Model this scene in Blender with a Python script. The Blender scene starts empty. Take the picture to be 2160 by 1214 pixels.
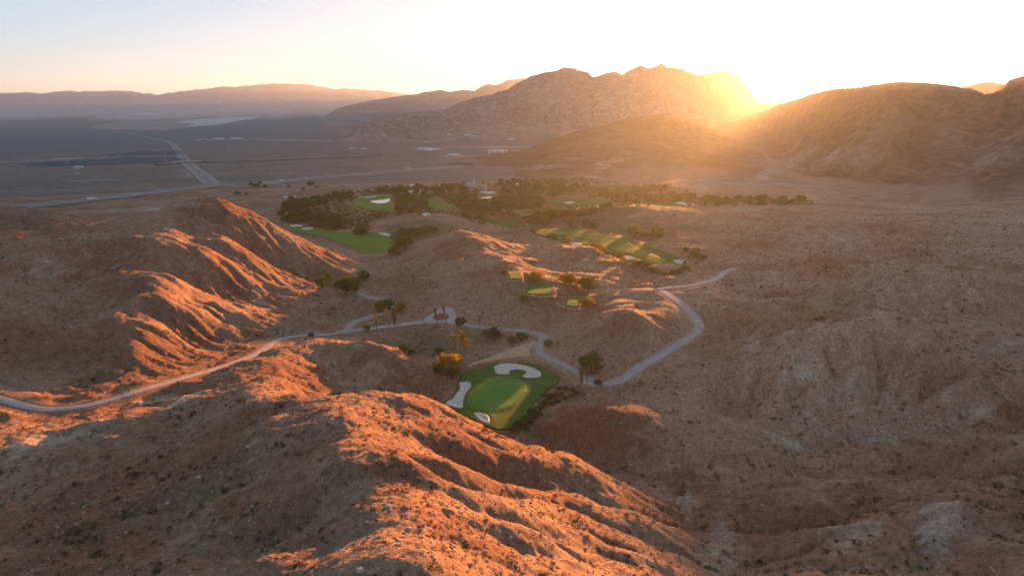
import bpy, bmesh, math, random, time
import numpy as np
from mathutils import Vector, Matrix
from mathutils.geometry import delaunay_2d_cdt
T0 = time.time()
SC = bpy.context.scene
COL = SC.collection
R = math.radians
rng = np.random.default_rng(7)
random.seed(7)

# ------------------------------------------------------------------ camera
F = 1440.0                    # focal length in photograph pixels (24 mm on 36 mm)
PITCH = R(14.75)
CP, SP = math.cos(PITCH), math.sin(PITCH)
cam = bpy.data.cameras.new('camera'); cam.lens = 24; cam.sensor_width = 36
cam.clip_start = 1.0; cam.clip_end = 200000
camo = bpy.data.objects.new('camera', cam); COL.objects.link(camo)
camo.location = (0, 0, 0); camo.rotation_euler = (R(90) - PITCH, 0, 0)
SC.camera = camo

# ------------------------------------------------------------------ sky, sun, exposure
SUN_AZ = R(20.75); SUN_EL = R(1.46)
w = bpy.data.worlds.new('World'); SC.world = w; w.use_nodes = True
nt = w.node_tree; nt.nodes.clear()
sky = nt.nodes.new('ShaderNodeTexSky'); sky.sky_type = 'NISHITA'; sky.sun_disc = False
sky.sun_elevation = SUN_EL; sky.sun_rotation = SUN_AZ
sky.altitude = 700; sky.air_density = 0.58; sky.dust_density = 0.6; sky.ozone_density = 2.2
bg = nt.nodes.new('ShaderNodeBackground'); bg.inputs[1].default_value = 0.096
wo = nt.nodes.new('ShaderNodeOutputWorld')
gm = nt.nodes.new('ShaderNodeGamma'); gm.inputs[1].default_value = 0.41
nt.links.new(sky.outputs[0], gm.inputs[0]); nt.links.new(gm.outputs[0], bg.inputs[0]); nt.links.new(bg.outputs[0], wo.inputs[0])
sl = bpy.data.lights.new('sun', 'SUN'); sl.energy = 4.8; sl.angle = R(0.5); sl.color = (1.0, 0.35, 0.09)
so = bpy.data.objects.new('sun', sl); COL.objects.link(so)
sdir = Vector((math.sin(SUN_AZ) * math.cos(SUN_EL), math.cos(SUN_AZ) * math.cos(SUN_EL), math.sin(SUN_EL)))
so.rotation_euler = (-sdir).to_track_quat('-Z', 'Y').to_euler()
so.location = (0, 0, 60)
vs = SC.view_settings
vs.view_transform = 'Standard'; vs.look = 'None'; vs.gamma = 1.0; vs.use_curve_mapping = False
vs.exposure = 2.7
SC.cycles.use_denoising = True
SC.cycles.max_bounces = 4; SC.cycles.diffuse_bounces = 2; SC.cycles.glossy_bounces = 2
SC.cycles.transmission_bounces = 2; SC.cycles.transparent_max_bounces = 8; SC.cycles.volume_bounces = 0
SC.cycles.caustics_reflective = False; SC.cycles.caustics_refractive = False

# ------------------------------------------------------------------ geometry of the view (used only to find where things stand)
def ray(px, py):
    x = (px - 1080) / F; v = (607 - py) / F
    return x, CP + v * SP, -SP + v * CP
def az_of(px, py=600):
    d = ray(px, py); return math.atan2(d[0], d[1])
def PZ(px, py, z):
    d = ray(px, py); s = z / d[2]; return (d[0] * s, d[1] * s, z)
def PR(px, py, r):
    d = ray(px, py); s = r / math.hypot(d[0], d[1]); return (d[0] * s, d[1] * s, d[2] * s)
def AR(px, r, z):
    a = az_of(px); return (r * math.sin(a), r * math.cos(a), z)

# ------------------------------------------------------------------ noise
_g = np.random.default_rng(3)
PERM = _g.permutation(256); PERM = np.concatenate([PERM, PERM, PERM])
_an = np.linspace(0, 2 * np.pi, 256, endpoint=False); GX, GY = np.cos(_an), np.sin(_an)
def perlin(x, y):
    xi = np.floor(x).astype(np.int64); yi = np.floor(y).astype(np.int64)
    xf = x - xi; yf = y - yi
    xa = xi & 255; ya = yi & 255
    u = xf * xf * xf * (xf * (xf * 6 - 15) + 10); v = yf * yf * yf * (yf * (yf * 6 - 15) + 10)
    def g(a, b, dx, dy):
        h = PERM[PERM[a] + b]; return GX[h] * dx + GY[h] * dy
    n00 = g(xa, ya, xf, yf); n10 = g((xa + 1) & 255, ya, xf - 1, yf)
    n01 = g(xa, (ya + 1) & 255, xf, yf - 1); n11 = g((xa + 1) & 255, (ya + 1) & 255, xf - 1, yf - 1)
    a = n00 + u * (n10 - n00); b = n01 + u * (n11 - n01)
    return (a + v * (b - a)) * 1.5
def fbm(x, y, wl, octv, gain=0.5, ridged=False):
    s = np.zeros_like(x); a = 1.0; f = 1.0 / wl; o = 0.0
    for i in range(octv):
        n = perlin(x * f + o, y * f + 1.7 * o)
        s += a * ((1 - np.abs(n) * 2) if ridged else n); a *= gain; f *= 2.03; o += 17.31
    return s
def sstep(a, b, x):
    t = np.clip((x - a) / (b - a), 0, 1); return t * t * (3 - 2 * t)

# ------------------------------------------------------------------ terrain: valley floor
_zr = np.log([1, 150, 300, 450, 600, 900, 1200, 1600, 3000, 6000, 10000, 30000, 90000])
_zz = np.array([-95, -98, -103, -108, -117, -121, -126, -136, -165, -195, -215, -220, -222.0])
def zb(r): return np.interp(np.log(np.maximum(r, 1)), _zr, _zz)

# ------------------------------------------------------------------ terrain: hills near the camera, from surveyed points (photo px, photo py, height)
LINES = [
 # foreground ridge: its crest
 [(470,850,-69),(560,862,-64),(650,855,-60),(700,885,-56),(745,945,-54),(770,1000,-52),(840,1080,-50),(900,1150,-48),(960,1230,-47)],
 # shaded flank of the foreground ridge
 [(600,1000,-57.5),(500,1000,-62),(400,1000,-66),(300,1000,-70),(150,1000,-74),(0,1000,-77)],
 [(700,1100,-51.5),(500,1100,-58.5),(300,1100,-65),(100,1100,-71),(0,1100,-73)],
 [(700,1214,-48),(500,1214,-53),(300,1214,-60),(100,1214,-66),(0,1214,-69)],
 [(300,930,-75),(450,920,-68),(150,940,-76)],
 [(560,800,-77),(620,800,-73)],[(600,832,-67)],
 # low lit crest in front of the left road
 [(0,942,-76),(80,925,-77),(150,893,-78),(230,868,-79),(300,852,-80),(400,825,-81.5),(470,800,-82),(540,772,-83),(600,740,-86),(640,722,-88)],
 # knoll with the bare bowl
 [(640,722,-88),(700,711,-87.5),(760,711,-86.5),(800,725,-87),(850,755,-91),(900,782,-95),(955,803,-98.5)],
 [(700,770,-91),(760,765,-91),(820,790,-94)],[(700,815,-91),(750,822,-93.5),(830,830,-97),(910,838,-100)],
 # outer edge of the lit flank
 [(716,831,-62),(780,822,-65),(850,832,-68),(900,845,-70),(950,862,-72),(1000,882,-74),(1050,912,-75),(1100,931,-77),(1150,943,-79),(1200,957,-81),(1260,985,-84),(1310,1010,-87),(1350,1035,-89)],
 # lit flank
 [(800,872,-61),(850,900,-62),(900,950,-63),(1000,950,-67)],[(1000,1050,-61),(1100,1050,-68),(1200,1060,-76),(1300,1100,-80)],
 [(1000,1130,-54),(1100,1150,-59),(1200,1150,-67),(1300,1170,-74),(1400,1180,-80)],[(1440,1130,-86.5)],
 [(1000,1214,-50),(1200,1214,-61),(1350,1214,-72),(1450,1214,-82)],
 # gully and wash
 [(1085,914,-101),(1150,932,-101),(1220,962,-100),(1300,995,-99),(1370,1020,-97),(1430,1060,-95),(1480,1120,-93),(1530,1180,-90),(1575,1230,-88)],
 # red knoll
 [(1240,858,-91),(1290,857,-89.5),(1340,877,-90.5),(1385,910,-93)],[(1130,902,-98),(1200,872,-93)],[(1290,920,-94),(1260,955,-97.5)],
 [(1300,843,-96),(1400,862,-95.5),(1200,838,-99)],
 # right basin and bottom right slopes
 [(1480,860,-97),(1560,880,-95),(1650,895,-94),(1750,902,-93.5),(1850,898,-92),(2000,885,-90),(2160,875,-88)],
 [(1500,930,-95.5),(1650,935,-94.5),(1800,930,-93),(1950,925,-91)],
 [(1600,1000,-92),(1800,1000,-89),(2000,1000,-85),(2160,1000,-81)],[(1600,1100,-88.5),(1800,1100,-83),(2000,1100,-77),(2160,1100,-74)],
 [(1700,1214,-80),(1900,1214,-74),(2100,1214,-69)],
 # right gullied face
 [(1500,775,-92.5),(1600,735,-86),(1680,700,-80),(1760,665,-75),(1840,668,-73),(1920,703,-75),(2000,750,-79),(2080,790,-82),(2160,812,-83)],
 [(1560,640,-90),(1700,622,-86),(1850,645,-85),(2000,690,-86),(2100,740,-87)],
 [(1900,590,-81),(2050,600,-79),(2160,590,-77)],[(1600,585,-90.5),(1700,565,-89)],
 [(1600,520,-97),(1750,500,-98),(1900,500,-95),(2050,500,-92),(2160,490,-90)],
 [(1600,458,-109),(1750,450,-109),(1900,440,-107),(2050,430,-105),(2160,425,-103)],
 [(1450,520,-101),(1500,470,-108)],[(1350,445,-110),(1250,457,-112),(1300,500,-106)],
 # knoll behind the putting green
 [(1170,702,-100),(1200,684,-97.5),(1250,664,-91.5),(1310,655,-86),(1370,665,-86.5),(1410,690,-88.5),(1430,722,-92)],
 [(1180,775,-98.5),(1250,785,-98.5),(1330,762,-97)],[(1250,642,-96.8),(1330,632,-94),(1385,642,-92.3)],
 # tee knoll
 [(1075,580,-90),(1095,580,-90)],[(1120,608,-94),(1160,608,-94.5)],[(1200,637,-97.3),(1230,632,-97.3)],[(1080,650,-98),(1140,662,-99)],
 # middle hill
 [(860,537,-105.5),(900,512,-101),(940,491,-97),(975,482,-93.5),(1000,505,-93),(1040,535,-92),(1080,556,-90.8),(1110,571,-91.3)],
 [(830,562,-110),(850,600,-107),(820,622,-106)],[(950,560,-98.5),(1000,600,-96.5),(900,602,-102.5)],[(950,630,-101),(1000,652,-100.5)],
 [(1060,510,-105),(1110,540,-104),(1140,565,-101)],
 [(1180,525,-99),(1250,540,-98),(1320,560,-97.5)],[(1200,572,-98),(1300,587,-97.5)],[(1260,602,-97)],
 # left hills: main peak, spine and spurs
 [(300,465,-64),(340,448,-61),(390,430,-57),(440,418,-55),(480,425,-58),(560,470,-72),(640,512,-88),(700,535,-98),(760,560,-108)],
 [(300,465,-64),(295,505,-66),(320,575,-72),(310,640,-78),(285,733,-84),(270,785,-86)],
 [(350,520,-69),(440,560,-79),(530,577,-88),(600,592,-96)],[(380,590,-76),(450,630,-85),(510,656,-93)],
 [(400,600,-84),(500,612,-93)],[(400,655,-83),(500,669,-93),(610,663,-98)],[(430,640,-87)],
 [(330,748,-87),(430,752,-92.5),(500,745,-96)],[(420,720,-93.5),(520,712,-97),(600,690,-100)],
 [(480,500,-73),(600,560,-96),(540,540,-84)],[(420,480,-68)],
 [(200,560,-73),(100,640,-78),(200,700,-82),(0,700,-80),(100,780,-84),(0,600,-73)],[(0,520,-67),(150,485,-67)],
 [(0,435,-61),(60,440,-62),(120,450,-64),(185,468,-68)],
 # valley between the left and middle hills
 [(700,602,-107),(760,592,-107.5),(800,572,-110),(820,552,-112.5)],[(780,520,-117),(720,502,-118.5),(650,488,-120)],
 [(800,642,-104.5),(850,652,-103.5),(780,662,-103.5),(660,660,-103)],
 # hollow below the turning circle
 [(900,715,-104.5),(960,725,-104),(880,755,-103),(1000,760,-101.5),(1090,745,-101)],
]
HID = [AR(440,570,-106),AR(560,610,-116),AR(640,640,-119),AR(340,570,-102),AR(200,640,-112),AR(0,680,-112),AR(100,680,-110),
       AR(960,590,-111),AR(1000,570,-110),AR(900,590,-115),
       AR(720,190,-93),AR(780,190,-95),AR(850,192,-97.5),AR(900,196,-100),AR(1000,200,-101.5),AR(950,198,-101),
       AR(960,40,-46),AR(960,25,-46),AR(500,40,-53),AR(0,45,-66),AR(1500,50,-74),AR(2160,50,-62),AR(-400,60,-72),AR(2600,60,-60),
       AR(-500,250,-82),AR(-500,500,-80),AR(2700,250,-78),AR(2700,500,-88)]
for px in range(-300, 2500, 140):
    for r_, dz in ((800, 0), (1050, 0), (1400, 0)):
        if 300 < px < 1500 or r_ > 1000:
            HID.append(AR(px, r_, float(zb(r_))))
for px in range(620, 1240, 90): HID.append(AR(px, 690, float(zb(690))))
# roads, paths and lawns: photo px, photo py, height
ROADS = {
 'canyon_road': ([(-60,822,-83.5),(0,840,-84),(60,857,-84.5),(110,862,-85),(180,855,-85.2),(240,840,-85.5),(300,822,-86),(400,793,-89),(480,770,-92),(540,746,-95),(575,723,-98),(605,712,-99.3),(640,707,-100.5),(690,705,-101.6),(715,702,-102)], 3.2),
 'valley_road': ([(715,702,-102),(733,695,-102.2),(737,687,-102.4),(742,682,-102.6),(755,676,-102.9),(775,670,-103.2),(797,664,-103.5),(822,657,-103.7),(834,647,-103.9),(826,638,-104.2),(808,632,-104.6),(786,628,-105),(765,622,-105.4),(748,614,-105.8)], 3.5),
 'circle_drive': ([(715,702,-102),(745,697,-102.2),(800,690,-102.3),(850,684,-102.3),(885,680,-102.2),(925,678,-102)], 3.5),
 'service_road': ([(950,680,-102),(990,687,-101.8),(1040,693,-101.5),(1090,697,-101.2),(1125,701,-101),(1143,708,-100.8),(1146,716,-100.7),(1139,727,-100.5),(1137,738,-100.3),(1145,748,-100.1),(1165,759,-99.9),(1200,775,-99.6),(1235,793,-99.4),(1262,808,-99.2)], 3.5),
 'cart_path': ([(1225,806,-99.4),(1262,810,-99.2),(1290,808,-98.9),(1315,798,-98.4),(1350,775,-97.3),(1395,748,-96),(1435,724,-94.7),(1462,705,-93.6),(1475,689,-92.7),(1465,670,-91.9),(1442,645,-91.2),(1418,627,-91.3),(1396,612,-91.7)], 4.1),
 'upper_path': ([(1385,610,-91.7),(1420,606,-91.5),(1460,602,-91.4),(1500,592,-91.5),(1518,584,-91.6),(1526,575,-91.7),(1548,566,-92.2)], 3.6),
 'dirt_track': ([(1385,610,-91.9),(1330,610,-95.3),(1280,611,-97),(1240,613,-97.3)], 3.0),
}
pts = []
def densify(line, step=45):
    out = []
    for a, b in zip(line[:-1], line[1:]):
        n = max(1, int(math.hypot(b[0] - a[0], b[1] - a[1]) / step))
        for k in range(n):
            t = k / n; out.append(tuple(a[i] + (b[i] - a[i]) * t for i in range(3)))
    out.append(line[-1]); return out
for L in LINES:
    pts += [PZ(*q) for q in densify(L)]
for k, (L, wd) in ROADS.items():
    pts += [PZ(*q) for q in densify(L, 60)]
for q in [(1050,830,-99.6),(1160,800,-100.6),(985,830,-99.6),(1070,885,-97.9),(1080,775,-101.4),(975,850,-98.9),(1020,880,-98),(1110,770,-101.5),(935,665,-102)]:
    pts.append(PZ(*q))
pts = np.array(pts + HID)
def uv(p):
    r = np.hypot(p[..., 0], p[..., 1]); return np.stack([np.arctan2(p[..., 0], p[..., 1]), np.log(np.maximum(r, 1))], -1), r
U, Rr = uv(pts)
keep = []
for i in range(len(pts)):                       # drop near duplicates
    if not keep or np.min(np.hypot(*(U[keep] - U[i]).T)) > 0.010: keep.append(i)
pts = pts[keep]; U = U[keep]; Rr = Rr[keep]
val = (pts[:, 2] - zb(Rr)) / Rr
CS = 0.022
def phi(d2): return np.sqrt(d2 + CS * CS)
D2 = ((U[:, None] - U[None]) ** 2).sum(-1)
n_ = len(U)
Am = np.zeros((n_ + 3, n_ + 3)); Am[:n_, :n_] = phi(D2) + np.eye(n_) * -2e-3
Am[:n_, n_] = 1; Am[:n_, n_ + 1:] = U; Am[n_, :n_] = 1; Am[n_ + 1:, :n_] = U.T
cf = np.linalg.solve(Am, np.concatenate([val, np.zeros(3)]))
# table on a regular (azimuth, ln r) grid, sampled bilinearly
TA = np.linspace(-1.25, 1.25, 420); TL = np.linspace(math.log(18), math.log(1700), 420)
ga, gl = np.meshgrid(TA, TL, indexing='ij'); tab = np.full(ga.shape, cf[n_]) + cf[n_ + 1] * ga + cf[n_ + 2] * gl
for i in range(n_):
    tab += cf[i] * phi((ga - U[i, 0]) ** 2 + (gl - U[i, 1]) ** 2)
def bil(tb, a, b):
    a = np.clip(a, 0, tb.shape[0] - 1.001); b = np.clip(b, 0, tb.shape[1] - 1.001)
    i = a.astype(np.int64); j = b.astype(np.int64); fa = a - i; fb = b - j
    return (tb[i, j] * (1 - fa) + tb[i + 1, j] * fa) * (1 - fb) + (tb[i, j + 1] * (1 - fa) + tb[i + 1, j + 1] * fa) * fb
def near_z(x, y):
    r = np.hypot(x, y); az = np.arctan2(x, y)
    v = bil(tab, (az - TA[0]) / (TA[1] - TA[0]), (np.log(np.maximum(r, 18)) - TL[0]) / (TL[1] - TL[0]))
    fade = (1 - sstep(0.85, 1.2, np.abs(az))) * (1 - sstep(1050, 1500, r))
    return zb(r) + v * r * fade

# ------------------------------------------------------------------ terrain: mountains beyond the valley (crest line as photo px, photo py, distance)
MTS = [
 # name, crest, front width, back width, exponent
 ('hill_near_right', [(1380,300,2300),(1440,285,2700),(1500,268,3600),(1545,254,4300),(1600,236,4400),(1640,217,3700),(1700,196,2800),(1740,185,2500),(1770,180,2380),(1800,180,2300),(1850,173,2180),(1900,169,2100),(1960,171,2100),(2050,181,2050),(2078,196,2000),(2095,190,1950),(2130,161,1900),(2160,153,1900),(2300,150,1800),(2600,190,1700)], 0.52, 0.5, 1.2),
 ('hill_front', [(960,356,1700),(1000,351,1800),(1080,326,2050),(1160,291,2350),(1250,266,2600),(1330,246,2700),(1400,237,2700),(1450,249,2700),(1520,275,2600),(1580,310,2400),(1680,360,2100)], 0.52, 0.30, 1.15),
 ('mountain', [(740,262,5200),(800,247,5200),(870,236,5200),(900,233,5200),(940,228,5250),(965,216,5300),(1000,205,5300),(1030,197,5300),(1060,189,5300),(1080,180,5300),(1100,166,5300),(1125,156,5300),(1150,151,5300),(1170,146,5300),(1190,138,5300),(1215,143,5300),(1240,150,5350),(1252,159,5400),(1280,150,5400),(1300,150,5400),(1312,156,5400),(1335,142,5400),(1352,134,5400),(1366,140,5400),(1380,138,5400),(1396,131,5400),(1410,140,5400),(1440,140,5400),(1456,149,5450),(1476,156,5450),(1500,165,5700),(1520,185,6300),(1545,204,7200),(1570,214,8400),(1600,217,9000),(1640,216,9000),(1700,225,9000),(1800,240,9000)], 0.34, 0.3, 1.45),
 ('mountain_behind', [(1400,190,10300),(1470,158,10300),(1500,152,10300),(1535,150,10300),(1555,158,10300),(1575,178,10300),(1595,205,10300),(1615,222,10300)], 0.3, 0.12, 1.2),
 ('peak_right', [(1960,230,5200),(2000,205,5200),(2030,180,5200),(2060,172,5200),(2090,170,5200),(2140,176,5200),(2220,200,5200)], 0.3, 0.2, 1.2),
 ('mountain_ridge', [(700,231,9800),(760,216,10000),(820,206,10200),(850,200,10300),(880,197,10300),(928,188,10300),(945,191,10300),(985,187,10300),(1000,189,10300),(1025,178,10200),(1050,176,10200),(1072,167,10000),(1100,165,10000),(1200,175,10000)], 0.25, 0.3, 1.3),
 ('mountain_range', [(-500,196,17000),(-200,192,17000),(0,195,17500),(60,195,17500),(100,196,17500),(150,191,17500),(165,194,17500),(220,192,17500),(280,190,17500),(290,194,17500),(330,197,17000),(380,193,16600),(420,188,16300),(500,181,16000),(560,177,16000),(600,174,16000),(630,175,16000),(655,178,16000),(700,186,16000),(760,188,16200),(800,191,16400),(850,197,16600),(900,204,16800),(1000,205,17000)], 0.28, 0.2, 1.3),
]
def mountain_z(m, az, r, r_noise):
    name, cr, fw, bw, ex = m
    ca = np.array([az_of(q[0], q[1]) for q in cr]); rc = np.array([q[2] for q in cr], float)
    zc = np.array([PR(q[0], q[1], q[2])[2] for q in cr])
    rcx = np.interp(az, ca, rc); zcx = np.interp(az, ca, zc)
    edge = sstep(ca[0] - 0.03, ca[0] + 0.01, az) * (1 - sstep(ca[-1] - 0.01, ca[-1] + 0.03, az))
    rcx = rcx * (1 + 0.05 * r_noise)
    s = np.where(r < rcx, 1 - (rcx - r) / (rcx * fw), 1 - (r - rcx) / (rcx * bw))
    s = np.clip(s, 0, 1)
    base = zb(r)
    zcx = zcx * (rcx / np.maximum(np.interp(az, ca, rc), 1))
    prof = np.where(r < rcx, s ** ex, s)
    return base + (zcx - base) * prof * edge, s * edge

# ------------------------------------------------------------------ gully erosion on a regular grid
def erode(z, cell, iters, K, m, smax, DIFF=0.30):
    ny, nx = z.shape
    off = [(-1, -1), (-1, 0), (-1, 1), (0, -1), (0, 1), (1, -1), (1, 0), (1, 1)]
    idx = np.arange(ny * nx).reshape(ny, nx)
    for it in range(iters):
        best = np.zeros_like(z); rec = idx.copy()
        for dy, dx in off:
            zs = np.roll(np.roll(z, -dy, 0), -dx, 1); ii = np.roll(np.roll(idx, -dy, 0), -dx, 1)
            s = (z - zs) / (cell * math.hypot(dx, dy))
            if dy == -1: s[0] = -1
            if dy == 1: s[-1] = -1
            if dx == -1: s[:, 0] = -1
            if dx == 1: s[:, -1] = -1
            b = s > best; best[b] = s[b]; rec[b] = ii[b]
        order = np.argsort(-z, axis=None).tolist(); rl = rec.ravel().tolist(); acc = [1.0] * (ny * nx)
        for i in order:
            q = rl[i]
            if q != i: acc[q] += acc[i]
        acc = np.array(acc).reshape(ny, nx)
        cut = K * np.minimum((acc * cell) ** m, smax) * np.minimum(best, 0.8)
        z = z - cut
        zp = np.pad(z, 1, mode='edge')
        lap = (zp[:-2, 1:-1] + zp[2:, 1:-1] + zp[1:-1, :-2] + zp[1:-1, 2:]) / 4 - z
        z = z + DIFF * lap
    erode.acc = acc
    return z

# strokes: small ribs and runnels added to or cut from the near hills
STROKES = [
 # ribs (+) and runnels (-) on the lit flank of the foreground ridge
 ([(751,960),(820,985),(891,1005),(993,1046),(1110,1066),(1229,1066)], 1.9, 4.0),
 ([(790,925),(840,955),(912,993),(983,1030),(1090,1052)], -1.9, 4.0),
 ([(860,960),(939,984),(1041,1006),(1144,1028),(1229,1053)], 1.3, 3.2),
 ([(905,930),(960,950),(1041,973),(1144,1007),(1246,1046)], -1.8, 3.6),
 ([(956,930),(1075,966),(1212,984),(1300,1025)], 1.0, 4.0),
 ([(960,1090),(1092,1130),(1178,1160),(1229,1199)], 1.6, 3.0),
 ([(1060,1090),(1144,1110),(1263,1132),(1331,1165),(1420,1192)], 1.5, 3.2),
 ([(1120,1124),(1167,1141),(1229,1169),(1280,1199)], -1.7, 3.0),
 # runnels on the shaded flank
 ([(640,960),(520,1010),(380,1080),(240,1150)], -1.6, 4.5), ([(690,1030),(560,1090),(430,1160),(330,1214)], -1.3, 4.0),
 ([(560,930),(430,960),(300,1010),(120,1080)], -1.6, 5.0), ([(600,985),(480,1040),(330,1110),(200,1180)], 1.2, 4.5),
 ([(760,1110),(640,1170),(560,1214)], -1.0, 3.0), ([(450,900),(330,925),(200,960),(60,1010)], -1.3, 5.0),
 # gullied face on the right
 ([(1620,760),(1600,830),(1580,880)], -2.4, 5.0), ([(1700,720),(1690,800),(1670,880)], -2.6, 6.0), ([(1770,710),(1770,800),(1760,890)], -2.4, 5.0),
 ([(1850,730),(1850,810),(1840,880)], -2.4, 6.0), ([(1930,770),(1930,830),(1920,880)], -1.8, 6.0), ([(1550,800),(1540,850)], -1.6, 5.0),
 ([(1660,760),(1645,830)], 1.3, 4.0), ([(1735,740),(1728,830)], 1.3, 4.0), ([(1810,740),(1808,830)], 1.3, 5.0),
 ([(1600,925),(1700,925),(1800,915),(1950,925)], -1.5, 2.5), ([(1560,960),(1680,985),(1800,960)], -1.1, 2.5),
 ([(2000,1010),(1850,1060),(1700,1085),(1560,1110)], -1.2, 3.0), ([(2120,1090),(1950,1150),(1780,1190)], -1.3, 3.0),
 ([(1650,1000),(1800,1030),(2000,1060)], 1.0, 5.0), ([(1600,1150),(1750,1130),(1900,1100)], 1.0, 4.0),
 # swales and low ridges of the right-hand badland
 ([(1640,655),(1560,700),(1500,755)], -1.6, 7), ([(1890,650),(1980,690),(2080,745),(2150,790)], -1.8, 8), ([(1450,885),(1560,908),(1700,918),(1850,908)], -1.2, 4),
 ([(1500,560),(1600,600),(1700,640)], -1.6, 9), ([(1750,560),(1850,612),(1950,642)], -1.7, 10), ([(1600,500),(1750,530),(1900,548)], -2.0, 12), ([(1950,480),(2050,540),(2150,565)], -2.0, 12),
 ([(1540,600),(1640,640),(1740,655)], 1.4, 8), ([(1700,545),(1820,570),(1950,590),(2100,600)], 1.6, 12), ([(1650,480),(1800,505),(1950,520)], 1.6, 12), ([(1520,660),(1600,680),(1680,690)], 1.2, 6), ([(2000,820),(2080,850),(2160,850)], 1.3, 5), ([(1900,860),(1990,850),(2060,870)], 1.3, 5),
 ([(1480,830),(1540,850),(1600,880)], -1.0, 4), ([(1450,930),(1520,985),(1600,1030),(1640,1090)], -1.1, 4), ([(1780,960),(1900,990),(2040,1000),(2150,1040)], -1.1, 4), ([(1880,940),(1990,960),(2120,970)], 1.1, 6), ([(1650,1060),(1760,1050),(1880,1030)], 1.1, 6),
 ([(1168,742),(1187,720),(1215,688),(1248,650),(1275,628)], -2.6, 5.0),  # added notch that lets the low sun through onto the putting green
 # bowl of the knoll
 ([(725,735),(735,770),(760,815)], -2.0, 5.0), ([(830,760),(860,800),(880,835)], -1.4, 4.0),
 # runnels on the knoll behind the green
 ([(1250,690),(1220,740),(1200,770)], -1.6, 4.0), ([(1300,690),(1290,730),(1260,780)], -2.0, 4.0), ([(1350,690),(1350,730),(1320,765)], -1.6, 4.0),
 # middle hill
 ([(950,520),(900,570),(860,600)], -2.2, 7.0), ([(990,540),(950,590),(900,630)], -2.4, 7.0), ([(1040,570),(1000,620),(960,640)], -2.0, 6.0),
 ([(1060,600),(1030,650)], -1.4, 5.0), ([(970,550),(925,600)], 1.6, 6.0),
 # left hills
 ([(450,450),(500,500),(600,550),(690,590)], -3.0, 10), ([(400,470),(450,520),(560,570),(640,600)], -2.6, 8), ([(520,490),(600,530),(680,560)], 1.6, 8),
 ([(250,520),(150,580),(40,640)], -3.0, 10), ([(280,600),(180,660),(60,740)], -3.0, 9), ([(270,680),(170,740),(60,800)], -2.6, 8), ([(265,640),(160,705)], 2.0, 8),
 ([(350,600),(420,620),(500,640)], -1.8, 6), ([(340,660),(430,690),(520,700)], -2.0, 6), ([(260,760),(180,800),(120,840)], -1.8, 6),
]
def polyline_d(x, y, P):
    """distance to polyline, and parameter value interpolated from its third column"""
    best = np.full(x.shape, 1e9); par = np.zeros(x.shape)
    for a, b in zip(P[:-1], P[1:]):
        dx, dy = b[0] - a[0], b[1] - a[1]; L2 = dx * dx + dy * dy + 1e-9
        t = np.clip(((x - a[0]) * dx + (y - a[1]) * dy) / L2, 0, 1)
        d = np.hypot(x - a[0] - t * dx, y - a[1] - t * dy)
        m = d < best; best[m] = d[m]; par[m] = (a[2] + t * (b[2] - a[2]))[m]
    return best, par
def near_cast(px, py):
    d = ray(px, py); h = math.hypot(d[0], d[1]); rr = np.exp(np.linspace(math.log(45), math.log(1400), 900))
    z = near_z(rr * d[0] / h, rr * d[1] / h); k = np.argmax(z / rr >= d[2] / h); r = rr[k]
    return (r * d[0] / h, r * d[1] / h, z[k])

# near erosion grid
EX0, EX1, EY0, EY1, EC = -430.0, 430.0, 44.0, 660.0, 1.3
ex = np.arange(EX0, EX1, EC); ey = np.arange(EY0, EY1, EC); gx, gy = np.meshgrid(ex, ey)
z0 = near_z(gx, gy)
zs = z0.copy()
for line, amp, wd in STROKES:
    Pq = np.array([near_cast(*q) for q in line])
    n = len(Pq)
    x0, x1 = Pq[:, 0].min() - 3 * wd, Pq[:, 0].max() + 3 * wd; y0, y1 = Pq[:, 1].min() - 3 * wd, Pq[:, 1].max() + 3 * wd
    j0, j1 = np.searchsorted(ex, [x0, x1]); i0, i1 = np.searchsorted(ey, [y0, y1])
    if i1 <= i0 or j1 <= j0: continue
    sx, sy = gx[i0:i1, j0:j1], gy[i0:i1, j0:j1]
    Pw = Pq.copy(); Pw[:, 2] = np.concatenate([[0.25], np.ones(max(n - 2, 0)), [0.35]]) if n > 2 else 0.8
    wob = wd * 0.9 * fbm(sx, sy, 14, 2)
    d, t = polyline_d(sx + wob, sy + wob, Pw)
    zs[i0:i1, j0:j1] += (2.3 if line[0][0] > 1480 else 1.0 if line[0][1] > 800 else 1.2) * amp * t * np.exp(-(d / wd) ** 2)
hill = np.clip((z0 - zb(np.hypot(gx, gy))) / 12, 0, 1)
zs += sstep(40, 110, gx) * (3.4 * (fbm(gx + 40, gy, 62, 3, 0.55, True) - 0.85))
zs += (0.35 + hill) * (1.3 * fbm(gx, gy, 34, 4, 0.55) + 0.5 * (fbm(gx + 300, gy, 16, 3, 0.5, True) - 0.8))
KM = 0.10 + 0 * gx; KM = np.where((gx < 45) & (gy < 235), 0.050, KM); KM = KM + 0.09 * sstep(35, 95, gx)
ze = erode(zs, EC, 6, KM, 0.50, 12.0, 0.22)
ED = ze - z0; ACC = np.log1p(erode.acc)
def near_detail(x, y):
    b = (x - EX0) / EC; a = (y - EY0) / EC
    wgt = sstep(0, 30, b) * (1 - sstep(ED.shape[1] - 32, ED.shape[1] - 2, b)) * sstep(-1, 6, a) * (1 - sstep(ED.shape[0] - 40, ED.shape[0] - 2, a))
    return bil(ED, a, b) * wgt
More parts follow.
